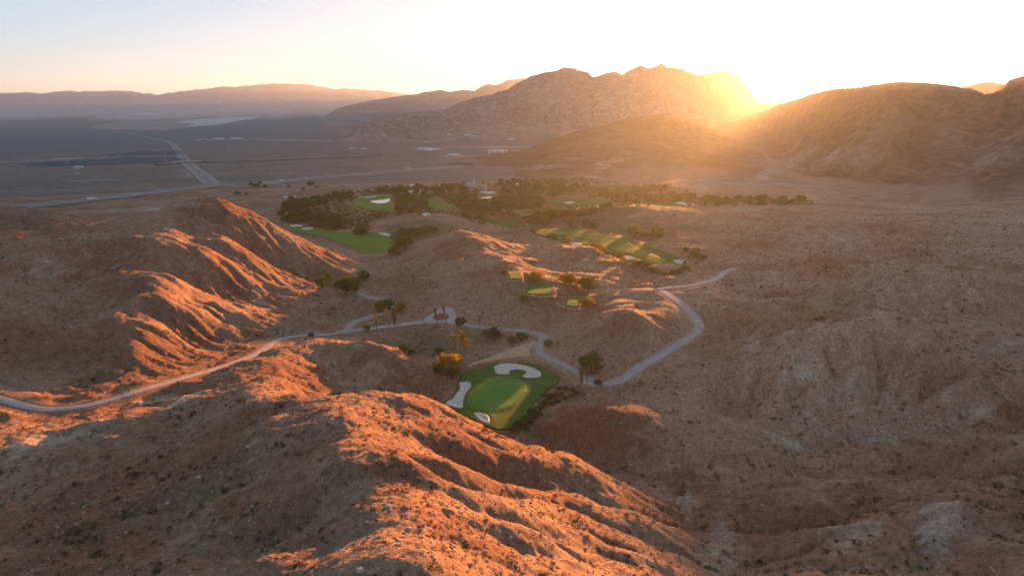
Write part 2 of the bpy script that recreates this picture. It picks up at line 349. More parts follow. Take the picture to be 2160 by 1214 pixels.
# far erosion grid (mountains and mid-distance hills)
FX0, FX1, FY0, FY1, FC = -1500.0, 4600.0, 640.0, 7400.0, 22.0
fx = np.arange(FX0, FX1, FC); fy = np.arange(FY0, FY1, FC); hx, hy = np.meshgrid(fx, fy)
def far_z(x, y):
    r = np.hypot(x, y); az = np.arctan2(x, y); z = near_z(x, y); hs = np.zeros_like(z); ix = np.zeros(z.shape, np.int8)
    for k, m in enumerate(MTS):
        rn = fbm(x / m[1][0][2] * 40, y / m[1][0][2] * 40, 7.0, 3) 
        zm, s = mountain_z(m, az, r, rn)
        b = (zm > z + 0.3) & (s > 0)
        z = np.maximum(z, zm); hs = np.where(b, s, hs); ix = np.where(b, k + 1, ix)
    return z, hs, ix
fz0, fhs, fix = far_z(hx, hy)
crest_keep = 1 - 0.97 * sstep(0.74, 0.95, fhs)
frel = sstep(0.02, 0.3, fhs) * crest_keep
fsz = np.where(fix >= 3, 1.0, np.where(fix == 2, 0.18, 0.30))
fz1 = fz0 + frel * fsz * (72 * (fbm(hx, hy, 850, 4, 0.52, True) - 1.0) + 14 * fbm(hx, hy, 300, 2)) + (1 - frel) * 2.0 * fbm(hx, hy, 300, 3)
fz2 = erode(fz1, FC, 7, 2.2, 0.42, 16.0, 0.20)
FD = (fz2 - fz0) * np.clip(frel + 0.10, 0, 1)
def far_detail(x, y):
    b = (x - FX0) / FC; a = (y - FY0) / FC
    wgt = sstep(0, 12, b) * (1 - sstep(FD.shape[1] - 14, FD.shape[1] - 2, b)) * sstep(4, 22, a) * (1 - sstep(FD.shape[0] - 14, FD.shape[0] - 2, a))
    return bil(FD, a, b) * wgt

# ------------------------------------------------------------------ flat features: polygons as photo px outlines lying at a height
def smooth_closed(P, n=6):
    P = np.array(P, float); N = len(P); out = []
    for i in range(N):
        a, b, c, d = P[i - 1], P[i], P[(i + 1) % N], P[(i + 2) % N]
        for k in range(n):
            t = k / n
            out.append(0.5 * ((2 * b) + (-a + c) * t + (2 * a - 5 * b + 4 * c - d) * t * t + (-a + 3 * b - 3 * c + d) * t ** 3))
    return np.array(out)
def smooth_open(P, n=6):
    P = np.array(P, float); Q = np.vstack([2 * P[0] - P[1], P, 2 * P[-1] - P[-2]]); out = []
    for i in range(1, len(Q) - 2):
        a, b, c, d = Q[i - 1], Q[i], Q[i + 1], Q[i + 2]
        for k in range(n):
            t = k / n
            out.append(0.5 * ((2 * b) + (-a + c) * t + (2 * a - 5 * b + 4 * c - d) * t * t + (-a + 3 * b - 3 * c + d) * t ** 3))
    out.append(P[-1]); return np.array(out)
def in_poly(x, y, P):
    c = np.zeros(x.shape, bool); n = len(P)
    for i in range(n):
        xa, ya = P[i][0], P[i][1]; xb, yb = P[(i + 1) % n][0], P[(i + 1) % n][1]
        if ya == yb: continue
        k = ((ya > y) != (yb > y)) & (x < (xb - xa) * (y - ya) / (yb - ya) + xa); c ^= k
    return c
def sdist(x, y, P):
    """signed distance to polygon outline, positive inside"""
    Q = np.vstack([P, P[:1]]); Q3 = np.column_stack([Q[:, 0], Q[:, 1], np.zeros(len(Q))])
    d, _ = polyline_d(x, y, Q3); return np.where(in_poly(x, y, P), d, -d)
def flat_poly(px_pts, z, smooth=True):
    P = smooth_closed(px_pts) if smooth else np.array(px_pts, float)
    return np.array([PZ(q[0], q[1], z)[:2] for q in P])
LAWNS = {}; PLANES = {}
def tilted(pxp, z, k, pyc, smooth=True):
    """outline lying on a slope that falls away from the viewpoint by k metres per photo row"""
    P = smooth_closed(pxp) if smooth else np.array(pxp, float)
    return np.array([PZ(q[0], q[1], z + k * (q[1] - pyc)) for q in P])
def lawn(key, pxp, z, smooth=True, k=0.0):
    if not k: LAWNS[key] = (flat_poly(pxp, z, smooth), z); return
    pyc = sum(q[1] for q in pxp) / len(pxp); Q = tilted(pxp, z, k, pyc, smooth)
    A = np.column_stack([Q[:, 0], Q[:, 1], np.ones(len(Q))]); co, *_ = np.linalg.lstsq(A, Q[:, 2], rcond=None)
    PLANES[key] = (lambda x, y, c=co: c[0] * np.asarray(x, float) + c[1] * np.asarray(y, float) + c[2]); LAWNS[key] = (Q[:, :2], z)
lawn('green_surround', [(934,853),(956,836),(966,808),(974,787),(1005,774),(1050,767),(1100,763),(1140,767),(1168,780),(1181,796),(1176,810),(1158,822),(1138,841),(1118,864),(1100,885),(1080,902),(1050,904),(1010,892),(965,868)], -99.6, True, 0.034)  # added tilt toward the sun, so the low light shows on the turf
lawn('tee_upper', [(1072,572),(1102,572),(1101,588),(1073,588)], -90.0, False, 0.08)  # tees are tilted sunward too, to catch the light
lawn('tee_middle', [(1117,597),(1171,601),(1163,621),(1108,619)], -94.3, False, 0.075)
lawn('tee_lower', [(1204,621),(1231,622),(1219,648),(1191,643)], -97.4, False, 0.075)
lawn('fairway_right', [(1122,490),(1140,485),(1180,482),(1240,485),(1300,495),(1350,510),(1400,530),(1440,545),(1448,560),(1436,574),(1405,577),(1388,570),(1375,560),(1340,555),(1310,546),(1280,532),(1250,520),(1215,515),(1180,508),(1150,500)], -104.0)
lawn('fairway_valley', [(612,476),(640,480),(690,488),(740,490),(790,490),(835,494),(862,500),(852,515),(835,530),(822,541),(790,540),(765,535),(740,522),(705,508),(660,496),(620,486)], -118.2)
lawn('pond_lawn', [(742,426),(760,418),(800,412),(826,416),(830,428),(826,440),(828,452),(805,458),(785,452),(765,444),(745,436)], -121.0)
lawn('far_lawn_mid', [(902,424),(925,418),(940,428),(956,438),(940,444),(912,440)], -121.0)
lawn('far_lawn_left', [(1008,410),(1030,404),(1052,410),(1046,420),(1016,420)], -122.5)
lawn('far_lawn_low', [(1020,464),(1060,462),(1095,470),(1110,478),(1080,482),(1040,476)], -118.0)
lawn('far_lawn_right', [(1150,420),(1200,417),(1260,420),(1290,428),(1240,434),(1170,432)], -121.0)
lawn('far_lawn_hill', [(1240,397),(1300,390),(1350,392),(1340,402),(1280,406)], -123.0)
lawn('far_lawn_east', [(1300,432),(1380,428),(1440,430),(1430,442),(1340,440)], -119.0)
lawn('far_lawn_strip', [(1080,446),(1130,442),(1180,446),(1150,452),(1100,453)], -119.5)
lawn('sand_apron', [(985,770),(1020,757),(1060,742),(1100,728),(1130,722),(1133,738),(1137,752),(1110,752),(1070,755),(1020,765)], -100.6)
lawn('circle_plaza', [(893,676),(908,664),(922,654),(935,648),(950,649),(960,658),(962,672),(958,682),(930,681),(900,682)], -102.0)
LAWN_FALL = {'green_surround': 9, 'fairway_right': 16, 'fairway_valley': 18, 'pond_lawn': 15, 'tee_upper': 4, 'tee_middle': 4, 'tee_lower': 4}
POND = flat_poly([(780,426),(795,424),(812,422),(821,420),(822,426),(812,430),(800,431),(788,429)], -121.6)
ROADW = {}
for k, (L, wd) in ROADS.items():
    ROADW[k] = (smooth_open([PZ(*q) for q in L], 5), wd)

# ------------------------------------------------------------------ the terrain sheet: one grid, rings round the viewpoint
NA = 960
az_in = np.linspace(R(-45), R(45), NA)
az_out = np.concatenate([np.linspace(R(45), R(75), 14)[1:], np.linspace(R(75), R(285), 26)[1:-1], np.linspace(R(285), R(315), 14)[:-1]])
AZ = np.concatenate([az_in, az_out]); NAZ = len(AZ)
RG = np.concatenate([np.geomspace(8, 46, 14)[:-1], np.geomspace(46, 900, 620)[:-1], np.geomspace(900, 7400, 230)[:-1], np.geomspace(7400, 22000, 90)])
NR = len(RG)
AA, RR = np.meshgrid(AZ, RG, indexing='ij')
BOX_AZ = R(-20); BU0, BU1, BV0, BV1 = -4000.0, 22400.0, -13000.0, 8000.0      # extent of the built land, along and across its long axis
_rel = AZ - BOX_AZ; _cu, _cv = np.cos(_rel), np.sin(_rel)
_rm = np.minimum(np.where(_cu > 0, BU1 / np.maximum(_cu, 1e-6), BU0 / np.minimum(_cu, -1e-6)), np.where(_cv > 0, BV1 / np.maximum(_cv, 1e-6), BV0 / np.minimum(_cv, -1e-6))) * 0.985
_rm = np.minimum(_rm, 22000.0); _rs = np.where(np.arange(NAZ) < NA, 7400.0, 2500.0)
RR = np.where(RR > _rs[:, None], _rs[:, None] * np.exp(np.log(np.maximum(RR / _rs[:, None], 1)) * (np.log(_rm / _rs) / np.log(22000.0 / _rs))[:, None]), RR)
AW = np.arctan2(np.sin(AA), np.cos(AA))
X = RR * np.sin(AA); Y = RR * np.cos(AA)
Z, HS, IX = far_z(X, Y)
Z = Z + near_detail(X, Y) + far_detail(X, Y)
far_rel = np.where(RR > 7000, 1, 0) * HS
Z += far_rel * RR * 0.0050 * (fbm(X, Y, 1700, 5, 0.6, True) - 1.0) * (1 - 0.8 * sstep(0.8, 1, HS))
mid = sstep(560, 760, RR) * (1 - sstep(4000, 9000, RR)) * (HS < 0.05)
Z += mid * (2.2 * fbm(X, Y, 130, 4) + 1.2 * fbm(X, Y, 40, 2)) * (1 - sstep(900, 1500, RR) * 0.6)
rk = (IX > 0) & (RR < 7400); xr, yr, hr = X[rk], Y[rk], HS[rk]
Z[rk] += sstep(0.05, 0.4, hr) * np.where(IX[rk] >= 3, 1.0, 0.35) * (7 * (fbm(xr, yr, 190, 4, 0.55, True) - 1.0) + 2 * fbm(xr, yr, 45, 2)) * (1 - 0.85 * sstep(0.85, 1.0, hr))
nearm = RR < 1100
xn, yn, rn_ = X[nearm], Y[nearm], RR[nearm]
Z[nearm] += (0.34 * fbm(xn, yn, 8.0, 4, 0.6) + 0.14 * fbm(xn + 50, yn, 2.1, 2, 0.6)) * (1 - sstep(700, 1000, rn_))
# small rises among the trees of the oasis
def bump(px, py, z, rad, amp, asp=1.0):
    c = PZ(px, py, z); d = np.hypot((X - c[0]) / asp, Y - c[1]) / rad
    return amp * np.exp(-d * d)
for q in [(690,450,-119,55,9,1.2),(900,462,-117,45,8,1.6),(1030,397,-124,38,10,1.2),(1000,402,-124,24,5,1.2),(1330,446,-112,55,7,2),(1200,462,-115,40,5,1.5),(640,430,-120,60,4,2),(1400,465,-110,50,6,2),(870,470,-117,40,5,1.4)]:
    Z += bump(*q)
# bed the lawns and roads into the ground
SHEET_IN = np.zeros(Z.shape, bool)
for key, (P, z) in LAWNS.items():
    fall = LAWN_FALL.get(key, 6)
    x0, y0 = P.min(0) - fall - 2; x1, y1 = P.max(0) + fall + 2
    m = (X > x0) & (X < x1) & (Y > y0) & (Y < y1)
    d = sdist(X[m], Y[m], P)
    wgt = sstep(-fall, 0.3, d)
    if key in PLANES: z = PLANES[key](X[m], Y[m])
    zz = Z[m] * (1 - wgt) + z * wgt - (1.7 if key == 'green_surround' else 0.55) * sstep(-0.1, 1.6, d)
    Z[m] = zz; s = SHEET_IN[m]; s |= d > -0.5; SHEET_IN[m] = s
for key, (P, wd) in ROADW.items():
    x0, y0 = P[:, :2].min(0) - 14; x1, y1 = P[:, :2].max(0) + 14
    m = (X > x0) & (X < x1) & (Y > y0) & (Y < y1)
    d, pz = polyline_d(X[m], Y[m], P)
    h = wd / 2
    wgt = 1 - sstep(h + 0.4, h + 7, d)
    Z[m] = Z[m] * (1 - wgt) + pz * wgt - 0.22 * (1 - sstep(h - 0.3, h + 0.5, d))
    s = SHEET_IN[m]; s |= d < h + 0.7; SHEET_IN[m] = s
print('terrain heights', round(time.time() - T0, 1))

LRG = np.log(RG)
def ground_z(x, y):
    """height of the finished ground at x, y"""
    x = np.atleast_1d(np.asarray(x, float)); y = np.atleast_1d(np.asarray(y, float))
    a = (np.arctan2(x, y) - az_in[0]) / (az_in[1] - az_in[0]); b = np.interp(np.log(np.hypot(x, y)), LRG, np.arange(NR))
    return bil(Z[:NA], a, b)
def gz(x, y): return float(ground_z(x, y)[0])
TANZ = Z[:NA] / RR[:NA]
def cast(px, py, rmin=0.0):
    """where the photograph's line of sight at a pixel meets the ground"""
    d = ray(px, py); h = math.hypot(d[0], d[1]); t = d[2] / h
    a = (math.atan2(d[0], d[1]) - az_in[0]) / (az_in[1] - az_in[0]); a = min(max(a, 0), NA - 1.001); i = int(a); f = a - i
    col = TANZ[i] * (1 - f) + TANZ[i + 1] * f
    ok = (col >= t) & (RG >= rmin); k = int(np.argmax(ok))
    if k == 0: k = NR - 1
    c0, c1 = col[k - 1], col[k]
    u = 0.5 if abs(c1 - c0) < 1e-9 else min(max((t - c0) / (c1 - c0), 0), 1)
    r = RG[k - 1] + (RG[k] - RG[k - 1]) * u
    x, y = r * d[0] / h, r * d[1] / h
    return Vector((x, y, gz(x, y)))

# ------------------------------------------------------------------ materials
def mat(name):
    m = bpy.data.materials.new(name); m.use_nodes = True
    b = m.node_tree.nodes['Principled BSDF']; b.inputs['Specular IOR Level'].default_value = 0.15
    b.inputs['Roughness'].default_value = 0.95
    return m, m.node_tree, b
class NB:
    """tiny node-building helper"""
    def __init__(s, nt): s.nt = nt
    def n(s, t, **kw):
        o = s.nt.nodes.new(t)
        for k, v in kw.items(): setattr(o, k, v)
        return o
    def link(s, a, b): s.nt.links.new(a, b)
    def coords(s, scale=None):
        g = s.n('ShaderNodeNewGeometry'); return g.outputs['Position']
    def noise(s, vec, scale, detail=4, rough=0.55, dist=0.0):
        o = s.n('ShaderNodeTexNoise'); o.inputs['Scale'].default_value = scale; o.inputs['Detail'].default_value = detail
        o.inputs['Roughness'].default_value = rough; o.inputs['Distortion'].default_value = dist; s.link(vec, o.inputs['Vector']); return o.outputs['Fac']
    def ramp(s, fac, lo, hi, a=0.0, b=1.0):
        o = s.n('ShaderNodeMapRange'); o.interpolation_type = 'SMOOTHSTEP'; s.link(fac, o.inputs[0])
        for i, v in zip((1, 2, 3, 4), (lo, hi, a, b)): o.inputs[i].default_value = v
        return o.outputs[0]
    def mix(s, fac, a, b):
        o = s.n('ShaderNodeMix', data_type='RGBA')
        for sock, v in ((o.inputs[0], fac), (o.inputs[6], a), (o.inputs[7], b)):
            if hasattr(v, 'default_value') or hasattr(v, 'is_linked'): s.link(v, sock)
            else: sock.default_value = v if not isinstance(v, tuple) else (*v, 1.0)
        return o.outputs[2]
    def mul(s, col, fac):
        o = s.n('ShaderNodeVectorMath', operation='SCALE'); s.link(col, o.inputs[0]); s.link(fac, o.inputs['Scale']); return o.outputs[0]
    def math(s, op, a, b):
        o = s.n('ShaderNodeMath', operation=op)
        for sock, v in zip(o.inputs, (a, b)):
            if isinstance(v, (int, float)): sock.default_value = v
            else: s.link(v, sock)
        return o.outputs[0]
    def attr(s, name): return s.n('ShaderNodeAttribute', attribute_name=name).outputs['Fac']
    def bump(s, h, strength, dist, bsdf):
        o = s.n('ShaderNodeBump'); o.inputs['Strength'].default_value = strength; o.inputs['Distance'].default_value = dist
        s.link(h, o.inputs['Height']); s.link(o.outputs[0], bsdf.inputs['Normal'])

def desert_mat():
    m, nt, b = mat('desert soil'); k = NB(nt); P = k.coords()
    big = k.noise(P, 0.018, 5, 0.6, 0.6); med = k.noise(P, 0.11, 4, 0.6); fine = k.noise(P, 0.9, 4, 0.7); grit = k.noise(P, 4.5, 3, 0.75)
    tan, red, pale, dark = (0.285, 0.176, 0.112), (0.215, 0.105, 0.060), (0.43, 0.345, 0.27), (0.100, 0.066, 0.050)
    c = k.mix(k.ramp(big, 0.40, 0.62), tan, red)
    c = k.mix(k.math('MULTIPLY', k.ramp(med, 0.52, 0.70), 0.55), c, (0.34, 0.235, 0.165))
    c = k.mix(k.attr('red'), c, (0.190, 0.080, 0.046))
    c = k.mix(k.attr('olive'), c, (0.120, 0.106, 0.054))
    c = k.mix(k.math('MULTIPLY', k.attr('dark'), k.ramp(med, 0.30, 0.60, 0.55, 1.0)), c, dark)
    c = k.mix(k.math('MULTIPLY', k.attr('pale'), k.ramp(med, 0.28, 0.62, 0.35, 1.0)), c, pale)
    c = k.mul(c, k.ramp(k.noise(P, 0.32, 4, 0.65), 0.32, 0.68, 0.84, 1.16))
    c = k.mul(c, k.ramp(fine, 0.32, 0.68, 0.74, 1.26))
    c = k.mul(c, k.ramp(grit, 0.34, 0.66, 0.66, 1.34))
    # scattered low scrub and gravel too small to be built
    vo = k.n('ShaderNodeTexVoronoi'); vo.inputs['Scale'].default_value = 0.42; k.link(P, vo.inputs['Vector'])
    sp = k.math('MULTIPLY', k.ramp(vo.outputs['Distance'], 0.16, 0.30, 1.0, 0.0), k.ramp(k.noise(P, 0.06, 3), 0.42, 0.60, 0.0, 0.6))
    c = k.mix(sp, c, (0.085, 0.062, 0.036))
    k.link(c, b.inputs['Base Color'])
    h = k.math('ADD', k.math('MULTIPLY', fine, 0.7), k.math('MULTIPLY', grit, 0.22))
    k.bump(h, 0.8, 0.9, b)
    return m
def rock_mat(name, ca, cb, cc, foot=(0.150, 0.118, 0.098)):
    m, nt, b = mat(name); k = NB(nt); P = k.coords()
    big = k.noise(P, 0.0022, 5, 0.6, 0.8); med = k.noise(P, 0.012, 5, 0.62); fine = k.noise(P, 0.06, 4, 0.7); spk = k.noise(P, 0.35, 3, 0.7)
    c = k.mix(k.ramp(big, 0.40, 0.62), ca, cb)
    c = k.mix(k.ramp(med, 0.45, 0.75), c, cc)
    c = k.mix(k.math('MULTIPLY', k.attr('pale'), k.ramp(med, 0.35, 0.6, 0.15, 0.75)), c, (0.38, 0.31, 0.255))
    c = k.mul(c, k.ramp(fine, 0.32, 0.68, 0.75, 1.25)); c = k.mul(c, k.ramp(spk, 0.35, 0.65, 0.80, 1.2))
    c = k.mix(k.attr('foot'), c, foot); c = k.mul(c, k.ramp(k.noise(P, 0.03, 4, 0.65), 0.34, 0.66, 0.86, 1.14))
    k.link(c, b.inputs['Base Color']); k.bump(k.math('ADD', fine, k.math('MULTIPLY', spk, 0.3)), 0.5, 8.0, b)
    return m
def plain_mat():
    m, nt, b = mat('plain scrubland'); k = NB(nt); P = k.coords()
    mp = k.n('ShaderNodeMapping'); mp.inputs['Rotation'].default_value = (0, 0, R(14)); mp.inputs['Scale'].default_value = (1, 2.6, 1); k.link(P, mp.inputs[0]); Q = mp.outputs[0]
    big = k.noise(Q, 0.0011, 5, 0.6, 0.5); med = k.noise(Q, 0.006, 5, 0.62); fine = k.noise(P, 0.05, 4, 0.75); spk = k.noise(P, 0.22, 2, 0.7)
    c = k.mix(k.ramp(big, 0.38, 0.62), (0.165, 0.125, 0.102), (0.120, 0.102, 0.090))
    c = k.mix(k.ramp(med, 0.48, 0.72), c, (0.195, 0.148, 0.122))
    c = k.mix(k.attr('red'), c, (0.116, 0.117, 0.122))  # cool tint in the ground colour stands in for mountain shade on the plain
    c = k.mix(k.attr('olive'), c, (0.10, 0.085, 0.045))
    c = k.mix(k.attr('pale'), c, (0.42, 0.37, 0.32))
    c = k.mul(c, k.ramp(fine, 0.34, 0.66, 0.72, 1.25)); c = k.mul(c, k.ramp(spk, 0.36, 0.64, 0.75, 1.25))
    k.link(c, b.inputs['Base Color'])
    return m
def plain_colour(name, col, var=0.25, scale=0.5, rough=0.9, spec=0.2, bump=0.0, scale2=None, dark=None):
    m, nt, b = mat(name); k = NB(nt); P = k.coords()
    n1 = k.noise(P, scale, 4, 0.6); n2 = k.noise(P, scale2 or scale * 7, 3, 0.65)
    c = k.mix(k.ramp(n1, 0.35, 0.65), tuple(v * (1 - var) for v in col), tuple(min(1, v * (1 + var)) for v in col))
    if dark: c = k.mix(k.ramp(n1, 0.58, 0.72, 0, 0.6), c, dark)
    c = k.mul(c, k.ramp(n2, 0.3, 0.7, 1 - var * 0.7, 1 + var * 0.7))
    k.link(c, b.inputs['Base Color']); b.inputs['Roughness'].default_value = rough; b.inputs['Specular IOR Level'].default_value = spec
    if bump: k.bump(n2, 0.5, bump, b)
    return m
def turf(name, a, b_, scale, stripes=None):
    m, nt, b = mat(name); k = NB(nt); P = k.coords()
    n1 = k.noise(P, scale, 4, 0.6); n2 = k.noise(P, 3.0, 3, 0.7)
    c = k.mix(k.ramp(n1, 0.36, 0.64), a, b_)
    if stripes:
        mp = k.n('ShaderNodeMapping'); mp.inputs['Rotation'].default_value = (0, 0, stripes[1]); k.link(P, mp.inputs[0])
        wv = k.n('ShaderNodeTexWave'); wv.inputs['Scale'].default_value = stripes[0]; wv.inputs['Distortion'].default_value = 1.0; k.link(mp.outputs[0], wv.inputs[0])
        c = k.mul(c, k.ramp(wv.outputs['Fac'], 0.3, 0.7, 0.90, 1.10))
    c = k.mul(c, k.ramp(n2, 0.3, 0.7, 0.78, 1.22)); k.link(c, b.inputs['Base Color']); k.bump(n2, 0.6, 0.12, b)
    return m
M = {'desert': desert_mat(), 'rock': rock_mat('mountain rock', (0.250, 0.185, 0.150), (0.195, 0.135, 0.108), (0.300, 0.235, 0.200)), 'hillrock': rock_mat('brown hill rock', (0.150, 0.088, 0.058), (0.115, 0.062, 0.040), (0.185, 0.118, 0.080), (0.265, 0.180, 0.130)), 'foothill': rock_mat('dark foothill rock', (0.098, 0.054, 0.035), (0.072, 0.038, 0.025), (0.135, 0.080, 0.054), (0.200, 0.135, 0.100)), 'hazedrock': rock_mat('haze-paled far rock', (0.40, 0.355, 0.345), (0.35, 0.31, 0.30), (0.44, 0.39, 0.375)), 'plain': plain_mat()}  # foothill darkened, far rock paled: haze and sunlight put into the colour

# ------------------------------------------------------------------ helpers for objects
def tag(o, label=None, cat=None, group=None, kind=None):
    if label: o['label'] = label
    if cat: o['category'] = cat
    if group: o['group'] = group
    if kind: o['kind'] = kind
    return o
def mesh_obj(name, verts, faces, material, parent=None, smooth=False):
    me = bpy.data.meshes.new(name); me.from_pydata([tuple(v) for v in verts], [], [tuple(f) for f in faces]); me.update()
    if material: me.materials.append(material)
    if smooth: me.polygons.foreach_set('use_smooth', [True] * len(me.polygons))
    o = bpy.data.objects.new(name, me); COL.objects.link(o); o.parent = parent; return o
def empty(name, loc=(0, 0, 0), rz=0.0):
    o = bpy.data.objects.new(name, None); COL.objects.link(o); o.location = loc; o.rotation_euler = (0, 0, rz); o.empty_display_size = 0.5; return o
def copy_tree(o, parent=None):
    c = o.copy(); COL.objects.link(c); c.parent = parent
    for ch in o.children: copy_tree(ch, c)
    return c

# ------------------------------------------------------------------ terrain meshes
def grid_normals():
    dXa = np.empty((NAZ, NR, 3)); V = np.stack([X, Y, Z], -1)
    Vp = np.roll(V, -1, 0); Vm = np.roll(V, 1, 0); da = Vp - Vm
    dr = np.gradient(V, axis=1)
    n = np.cross(da, dr); n /= np.linalg.norm(n, axis=-1, keepdims=True) + 1e-12
    n[n[..., 2] < 0] *= -1
    return n
NRM = grid_normals()
slope = np.sqrt(np.maximum(0, 1 - NRM[..., 2] ** 2))
# surface patches: bare pale ground, red earth (on the plain a shade tint), dark varnish, scrubby ground (photo px, photo py, radius in px, amount)
PALE, RED, DARK, OLIVE = (np.zeros(Z.shape, np.float32) for _ in range(4))
def splat(A, px, py, rx, ry, amt, soft=1.0):
    c = cast(px, py); r = math.hypot(c.x, c.y); dep = -math.atan2(c.z, r)
    sx = rx / F * r; ang = math.atan2(c.x, c.y)
    q = cast(px, py - ry); sy = min(abs(math.hypot(q.x, q.y) - r), ry / F * r / max(math.sin(max(dep, 0.03)), 0.05) * 1.5) + 0.5
    m = (RR > r - 4 * sy) & (RR < r + 4 * sy) & (np.abs(AW - ang) < 5 * rx / F)
    x, y = X[m], Y[m]
    lx = (x - c.x) * math.cos(ang) - (y - c.y) * math.sin(ang); ly = (x - c.x) * math.sin(ang) + (y - c.y) * math.cos(ang)
    d = np.hypot(lx / sx, ly / sy) + 0.55 * fbm(x / sx * 2, y / sx * 2, 1.3, 4, 0.6)
    A[m] = np.maximum(A[m], amt * (1 - sstep(0.45, 1.15, d)))
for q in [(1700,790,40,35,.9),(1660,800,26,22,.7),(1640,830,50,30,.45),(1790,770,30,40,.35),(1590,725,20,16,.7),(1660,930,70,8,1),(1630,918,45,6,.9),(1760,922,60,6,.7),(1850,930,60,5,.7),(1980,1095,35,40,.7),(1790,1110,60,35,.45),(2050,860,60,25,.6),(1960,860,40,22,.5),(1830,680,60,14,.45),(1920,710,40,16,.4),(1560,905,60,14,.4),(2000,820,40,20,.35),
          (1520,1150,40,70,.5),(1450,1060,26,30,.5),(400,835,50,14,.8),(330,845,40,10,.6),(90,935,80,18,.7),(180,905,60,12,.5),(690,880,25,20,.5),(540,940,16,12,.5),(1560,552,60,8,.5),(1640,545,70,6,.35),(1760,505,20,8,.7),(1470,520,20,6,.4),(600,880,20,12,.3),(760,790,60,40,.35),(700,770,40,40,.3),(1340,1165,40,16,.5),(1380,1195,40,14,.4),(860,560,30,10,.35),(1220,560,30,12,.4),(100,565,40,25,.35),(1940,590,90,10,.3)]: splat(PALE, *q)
for q in [(1290,900,110,55,.85),(1170,905,50,20,.8),(1310,680,80,20,.6),(1000,930,160,60,.85),(1100,1020,170,70,.75),(850,960,110,60,.85),(1000,1130,160,60,.7),(1250,1120,120,50,.6),(620,790,90,40,.6),(560,1050,90,60,.3),(640,870,80,25,.55),(480,540,90,40,.3),(590,660,30,10,.6),(720,800,70,30,.35),(1900,1000,160,60,.35),(1620,760,40,30,.45),(2000,650,120,50,.3),(1500,500,160,50,.3),(1800,480,200,60,.3),(60,480,80,30,.5),(500,440,60,20,.4),(350,1000,160,70,.4),(600,1080,120,60,.45),(150,1150,120,50,.4),(450,930,120,30,.35),(1600,1060,160,60,.35),(1950,780,140,50,.3)]: splat(RED, *q)
for q in [(800,1060,80,40,.6),(720,1000,40,40,.4),(440,700,80,30,.45),(370,740,60,12,.6),(600,880,60,14,.5),(300,620,50,40,.5),(860,920,30,14,.4),(60,450,60,14,.6),(420,450,50,20,.5),(570,490,50,26,.4),(500,600,30,12,.4),(440,650,30,14,.4),(930,1190,60,40,.3),(1290,860,60,10,.5),(560,1120,160,60,.35),(330,1060,140,50,.3),(650,1150,90,50,.4),(500,960,120,30,.3),(150,1050,90,40,.25)]: splat(DARK, *q)
for q in [(910,722,62,34,.9),(880,720,80,40,.6),(1000,720,80,30,.5),(760,650,90,40,.6),(1180,840,50,26,.7),(1120,890,40,24,.7),(740,590,80,30,.5),(860,600,40,40,.4),(900,660,40,18,.3),(1320,820,60,18,.35),(300,790,90,26,.35),(150,760,100,40,.3),(600,700,60,20,.4),(430,1040,90,40,.35),(200,1130,90,40,.3),(520,1180,80,30,.3)]: splat(OLIVE, *q)
_rt = (AW > 0.17) & (RR > 170) & (RR < 1300) & (IX == 0); PALE[_rt] = np.maximum(PALE[_rt], 0.42 * sstep(0.17, 0.33, AW[_rt]) * sstep(170, 230, RR[_rt]) * np.clip(0.6 + 0.9 * fbm(X[_rt], Y[_rt], 70, 4, 0.6), 0, 1))  # pale ground at right, also lightened in place of the sun's glare
oas = (RR > 560) & (RR < 1150) & (AW > az_of(560)) & (AW < az_of(1560))
OLIVE[oas] = np.maximum(OLIVE[oas], 0.95 * sstep(-0.15, 0.25, fbm(X[oas], Y[oas], 60, 4) + 0.12) * (1 - sstep(940, 1130, RR[oas])) * sstep(560, 680, RR[oas]) * sstep(az_of(560), az_of(660), AW[oas]) * (1 - sstep(az_of(1400), az_of(1560), AW[oas])))
_pl = (RR > 2300); RED[_pl] = np.maximum(RED[_pl], 0.85 * sstep(2300, 4200, RR[_pl]) * (1 - 0.8 * sstep(6000, 10500, RR[_pl])) * (0.7 + 0.3 * np.clip(fbm(X[_pl], Y[_pl], 900, 3) + .5, 0, 1)))  # on the plain RED carries the blue mountain shade, painted as ground colour
# plain and hills: bare patches
for q in [(450,257,90,3.5,.0)]: pass
for key, (P, wd) in ROADW.items():       # graded verges of the roads
    m = (X > P[:, 0].min() - 8) & (X < P[:, 0].max() + 8) & (Y > P[:, 1].min() - 8) & (Y < P[:, 1].max() + 8)
    d, _ = polyline_d(X[m], Y[m], P); PALE[m] = np.maximum(PALE[m], (0.15 if key == 'canyon_road' else 0.35) * (1 - sstep(wd / 2 + 0.3, wd / 2 + 2.2 + 1.5 * fbm(X[m], Y[m], 6, 2), d)))
FLABEL = np.zeros(Z.shape, np.int8)       # 0 near ground, 1 plain, 2.. mountains
FLABEL[RR > 1180] = 1
FLABEL[IX > 0] = IX[IX > 0] + 1
for q in [(1640,340,60,16,.7),(1600,352,40,10,.6),(1690,330,40,8,.6),(1560,375,70,14,.5),(1740,338,30,10,.7),(1830,310,60,18,.45),(1850,285,40,14,.3),(1480,395,20,10,.5),(1270,352,26,12,.9),(1240,372,40,5,.8),(1300,340,20,8,.6),(1340,330,30,7,.4),(1150,352,60,3,.6),(1210,335,40,3,.5),(2080,320,60,40,.35),(2030,300,40,26,.35),(1750,400,60,14,.3),(1900,395,60,10,.3)]: splat(PALE, *q)
